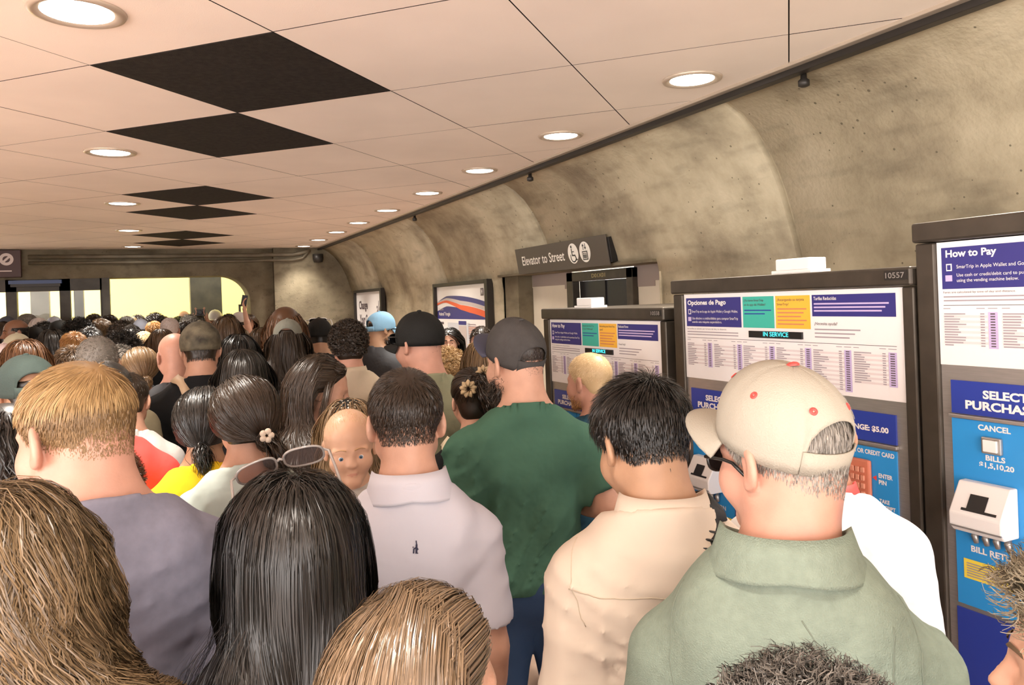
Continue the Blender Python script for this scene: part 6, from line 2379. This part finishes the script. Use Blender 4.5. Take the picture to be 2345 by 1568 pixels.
# ---------------------------------------------------------------- elbow room: nobody stands inside anybody else
def relax_depths():
    n = len(PLACED)
    D0 = np.array([q.d for q in PLACED])
    R2 = np.array([[ray(q.px, q.py).x, ray(q.px, q.py).y] for q in PLACED])
    fixed = np.array([q.scale0 is not None for q in PLACED])
    D = D0.copy()
    lo, hi = D0 * 0.86, D0 * 1.17
    near = D0 < 2.6
    lo[near], hi[near] = D0[near] * 0.955, D0[near] * 1.05
    big = D0 > 5
    lo[big], hi[big] = D0[big] * 0.80, D0[big] * 1.22
    for i in range(n):
        if not (-0.22 < R2[i, 0] * D0[i] < 1.15 and D0[i] * R2[i, 1] > 12):
            hi[i] = min(hi[i], 12.1 / R2[i, 1])
            lo[i] = min(lo[i], hi[i] * 0.8)
        else:
            hi[i] = min(hi[i], 13.6 / R2[i, 1])
            lo[i] = min(lo[i], hi[i] * 0.97)
    rs = np.random.default_rng(1)
    for it in range(400):
        P = R2 * D[:, None]
        df = P[:, None] - P[None]
        # across the passage people need a shoulder's width, along it less
        e = np.sqrt((df[..., 0] / 0.54) ** 2 + (df[..., 1] / 0.40) ** 2) + np.eye(n) * 9
        F = np.zeros(n)
        ii, jj = np.where(e < 1)
        for a_, b_ in zip(ii, jj):
            s_ = 1.0 if D[a_] > D[b_] or (D[a_] == D[b_] and a_ > b_) else -1.0
            F[a_] += s_ * (1 - e[a_, b_]) * 0.05
        F[fixed] = 0
        D = np.clip(D + F * (0.6 + 0.8 * rs.random(n)), lo, hi)
    for q, d_ in zip(PLACED, D):
        if abs(d_ - q.d) > 1e-4 and q.scale0 is None:
            q.d = float(d_)
            q.place()


relax_depths()

def on(p, v):
    q = p.o.rotation_euler[2]
    x, y, z = [c * p.o.scale[0] for c in v]
    return Vector((x * math.cos(q) - y * math.sin(q), x * math.sin(q) + y * math.cos(q), z)) + p.o.location


cm = MB().box(-0.075, 0.075, -0.022, 0.022, -0.05, 0.05, BLACKP)
cm.lathe([(0.035, 0.0), (0.035, 0.04), (0.026, 0.045), (0.001, 0.046)], (0, 0.022, 0), BLACKP, 20, 'y', cap=False)
co = cm.build('hand_camera', None, bevel=0.004)
tag(co, 'black camera held overhead between two raised hands', 'camera')
co.location = on(photographer, (0, 0.30, 1.78))
co.rotation_euler = (0, 0, photographer.o.rotation_euler[2])
ph = MB().box(-0.037, 0.037, -0.005, 0.005, -0.075, 0.075, BLACKP).build('mobile_phone', None, bevel=0.004)
tag(ph, 'dark mobile phone held high against the bright portal', 'phone')
ph.location = on(reacher, (0.20, 0.19, 1.90))
ph.rotation_euler = (0.1, 0.2, reacher.o.rotation_euler[2])


# ---------------------------------------------------------------- straps and bags
def strap_on(p, pts, w, mat, name='shoulder_bag', label='', cat='bag', bag=None, buckle=None):
    """a flat webbing strap running over the person's back, pressed on to the shirt; pts in body space"""
    pr = p.fig.torso(0.030) + p.fig.arm_prims(0.026, 0.7)
    pts = np.array(pts, float)
    t = np.linspace(0, 1, 40)
    u = np.linspace(0, 1, len(pts))
    C = np.stack([np.interp(t, u, pts[:, i]) for i in range(3)], -1)
    for _ in range(3):
        C[1:-1] = 0.25 * C[:-2] + 0.5 * C[1:-1] + 0.25 * C[2:]
    for _ in range(5):
        sd = evalp(pr, C.astype(np.float32))
        g = gradp(pr, C.astype(np.float32))
        C = C - g * sd[:, None]
    g = gradp(pr, C.astype(np.float32)).astype(float)
    T = np.gradient(C, axis=0)
    T /= np.linalg.norm(T, axis=1, keepdims=True)
    S = np.cross(T, g)
    V = np.concatenate([C - S * w / 2 + g * 0.002, C + S * w / 2 + g * 0.002])
    n_ = len(C)
    F = np.array([(i, i + 1, n_ + i + 1, n_ + i) for i in range(n_ - 1)])
    root = empty(name, p.o.location)
    root.rotation_euler = p.o.rotation_euler
    root.scale = p.o.scale
    tag(root, label, cat)
    o = link('strap', mesh_np('strap', V, F, [mat]), root)
    so_ = o.modifiers.new('thickness', 'SOLIDIFY')
    so_.thickness = 0.004
    so_.offset = 0
    if buckle is not None:
        i = int(buckle * (n_ - 1))
        m_ = MB()
        a_, b_, c_ = S[i], T[i], g[i]
        q = lambda x, y, z: C[i] + a_ * x + b_ * y + c_ * z
        hx, hy = w * 0.56, w * 0.42
        m_.tube([q(-hx, -hy, 0.004), q(hx, -hy, 0.004), q(hx, hy, 0.004), q(-hx, hy, 0.004)], 0.0026, BLACKP, 8, closed=True)
        m_.tube([q(-hx, 0, 0.005), q(hx, 0, 0.005)], 0.0026, BLACKP, 8)
        m_.build('buckle', root, True)
    if bag is not None:
        c_, hx = bag
        m_ = MB().box(c_[0] - hx[0], c_[0] + hx[0], c_[1] - hx[1], c_[1] + hx[1], c_[2] - hx[2], c_[2] + hx[2], mat)
        m_.build('pouch', root, bevel=0.02)
    return root


STRAPB = M('webbing_black', (0.018, 0.018, 0.018), 0.75, bump=0.3, bscale=500)
STRAPT = M('strap_tan', (0.52, 0.37, 0.24), 0.6)
STRAPC = M('strap_cream', (0.72, 0.62, 0.44), 0.6)
strap_on(cream_man, [(0.075, 0.06, 1.44), (0.085, -0.05, 1.46), (0.045, -0.14, 1.32), (-0.07, -0.16, 1.12), (-0.20, -0.10, 0.97)], 0.040, STRAPB, 'crossbody_bag', 'black crossbody bag strap with a plastic slider over the cream shirt', bag=((-0.13, -0.205, 0.95), (0.09, 0.035, 0.07)), buckle=0.36)
strap_on(camo, [(-0.10, 0.05, 1.44), (-0.10, -0.06, 1.46), (-0.04, -0.15, 1.33), (0.08, -0.16, 1.16), (0.19, -0.10, 1.0)], 0.045, STRAPT, 'sling_bag', 'tan sling bag strap across the black T-shirt', bag=((0.12, -0.205, 0.95), (0.10, 0.035, 0.08)))
strap_on(bun_woman, [(-0.10, 0.05, 1.42), (-0.105, -0.06, 1.43), (-0.08, -0.13, 1.30), (-0.05, -0.15, 1.15), (-0.14, -0.12, 1.0)], 0.045, STRAPC, 'tote_bag', 'cream bag strap over the black top below the scrunchies', bag=((-0.10, -0.205, 0.92), (0.12, 0.035, 0.10)))
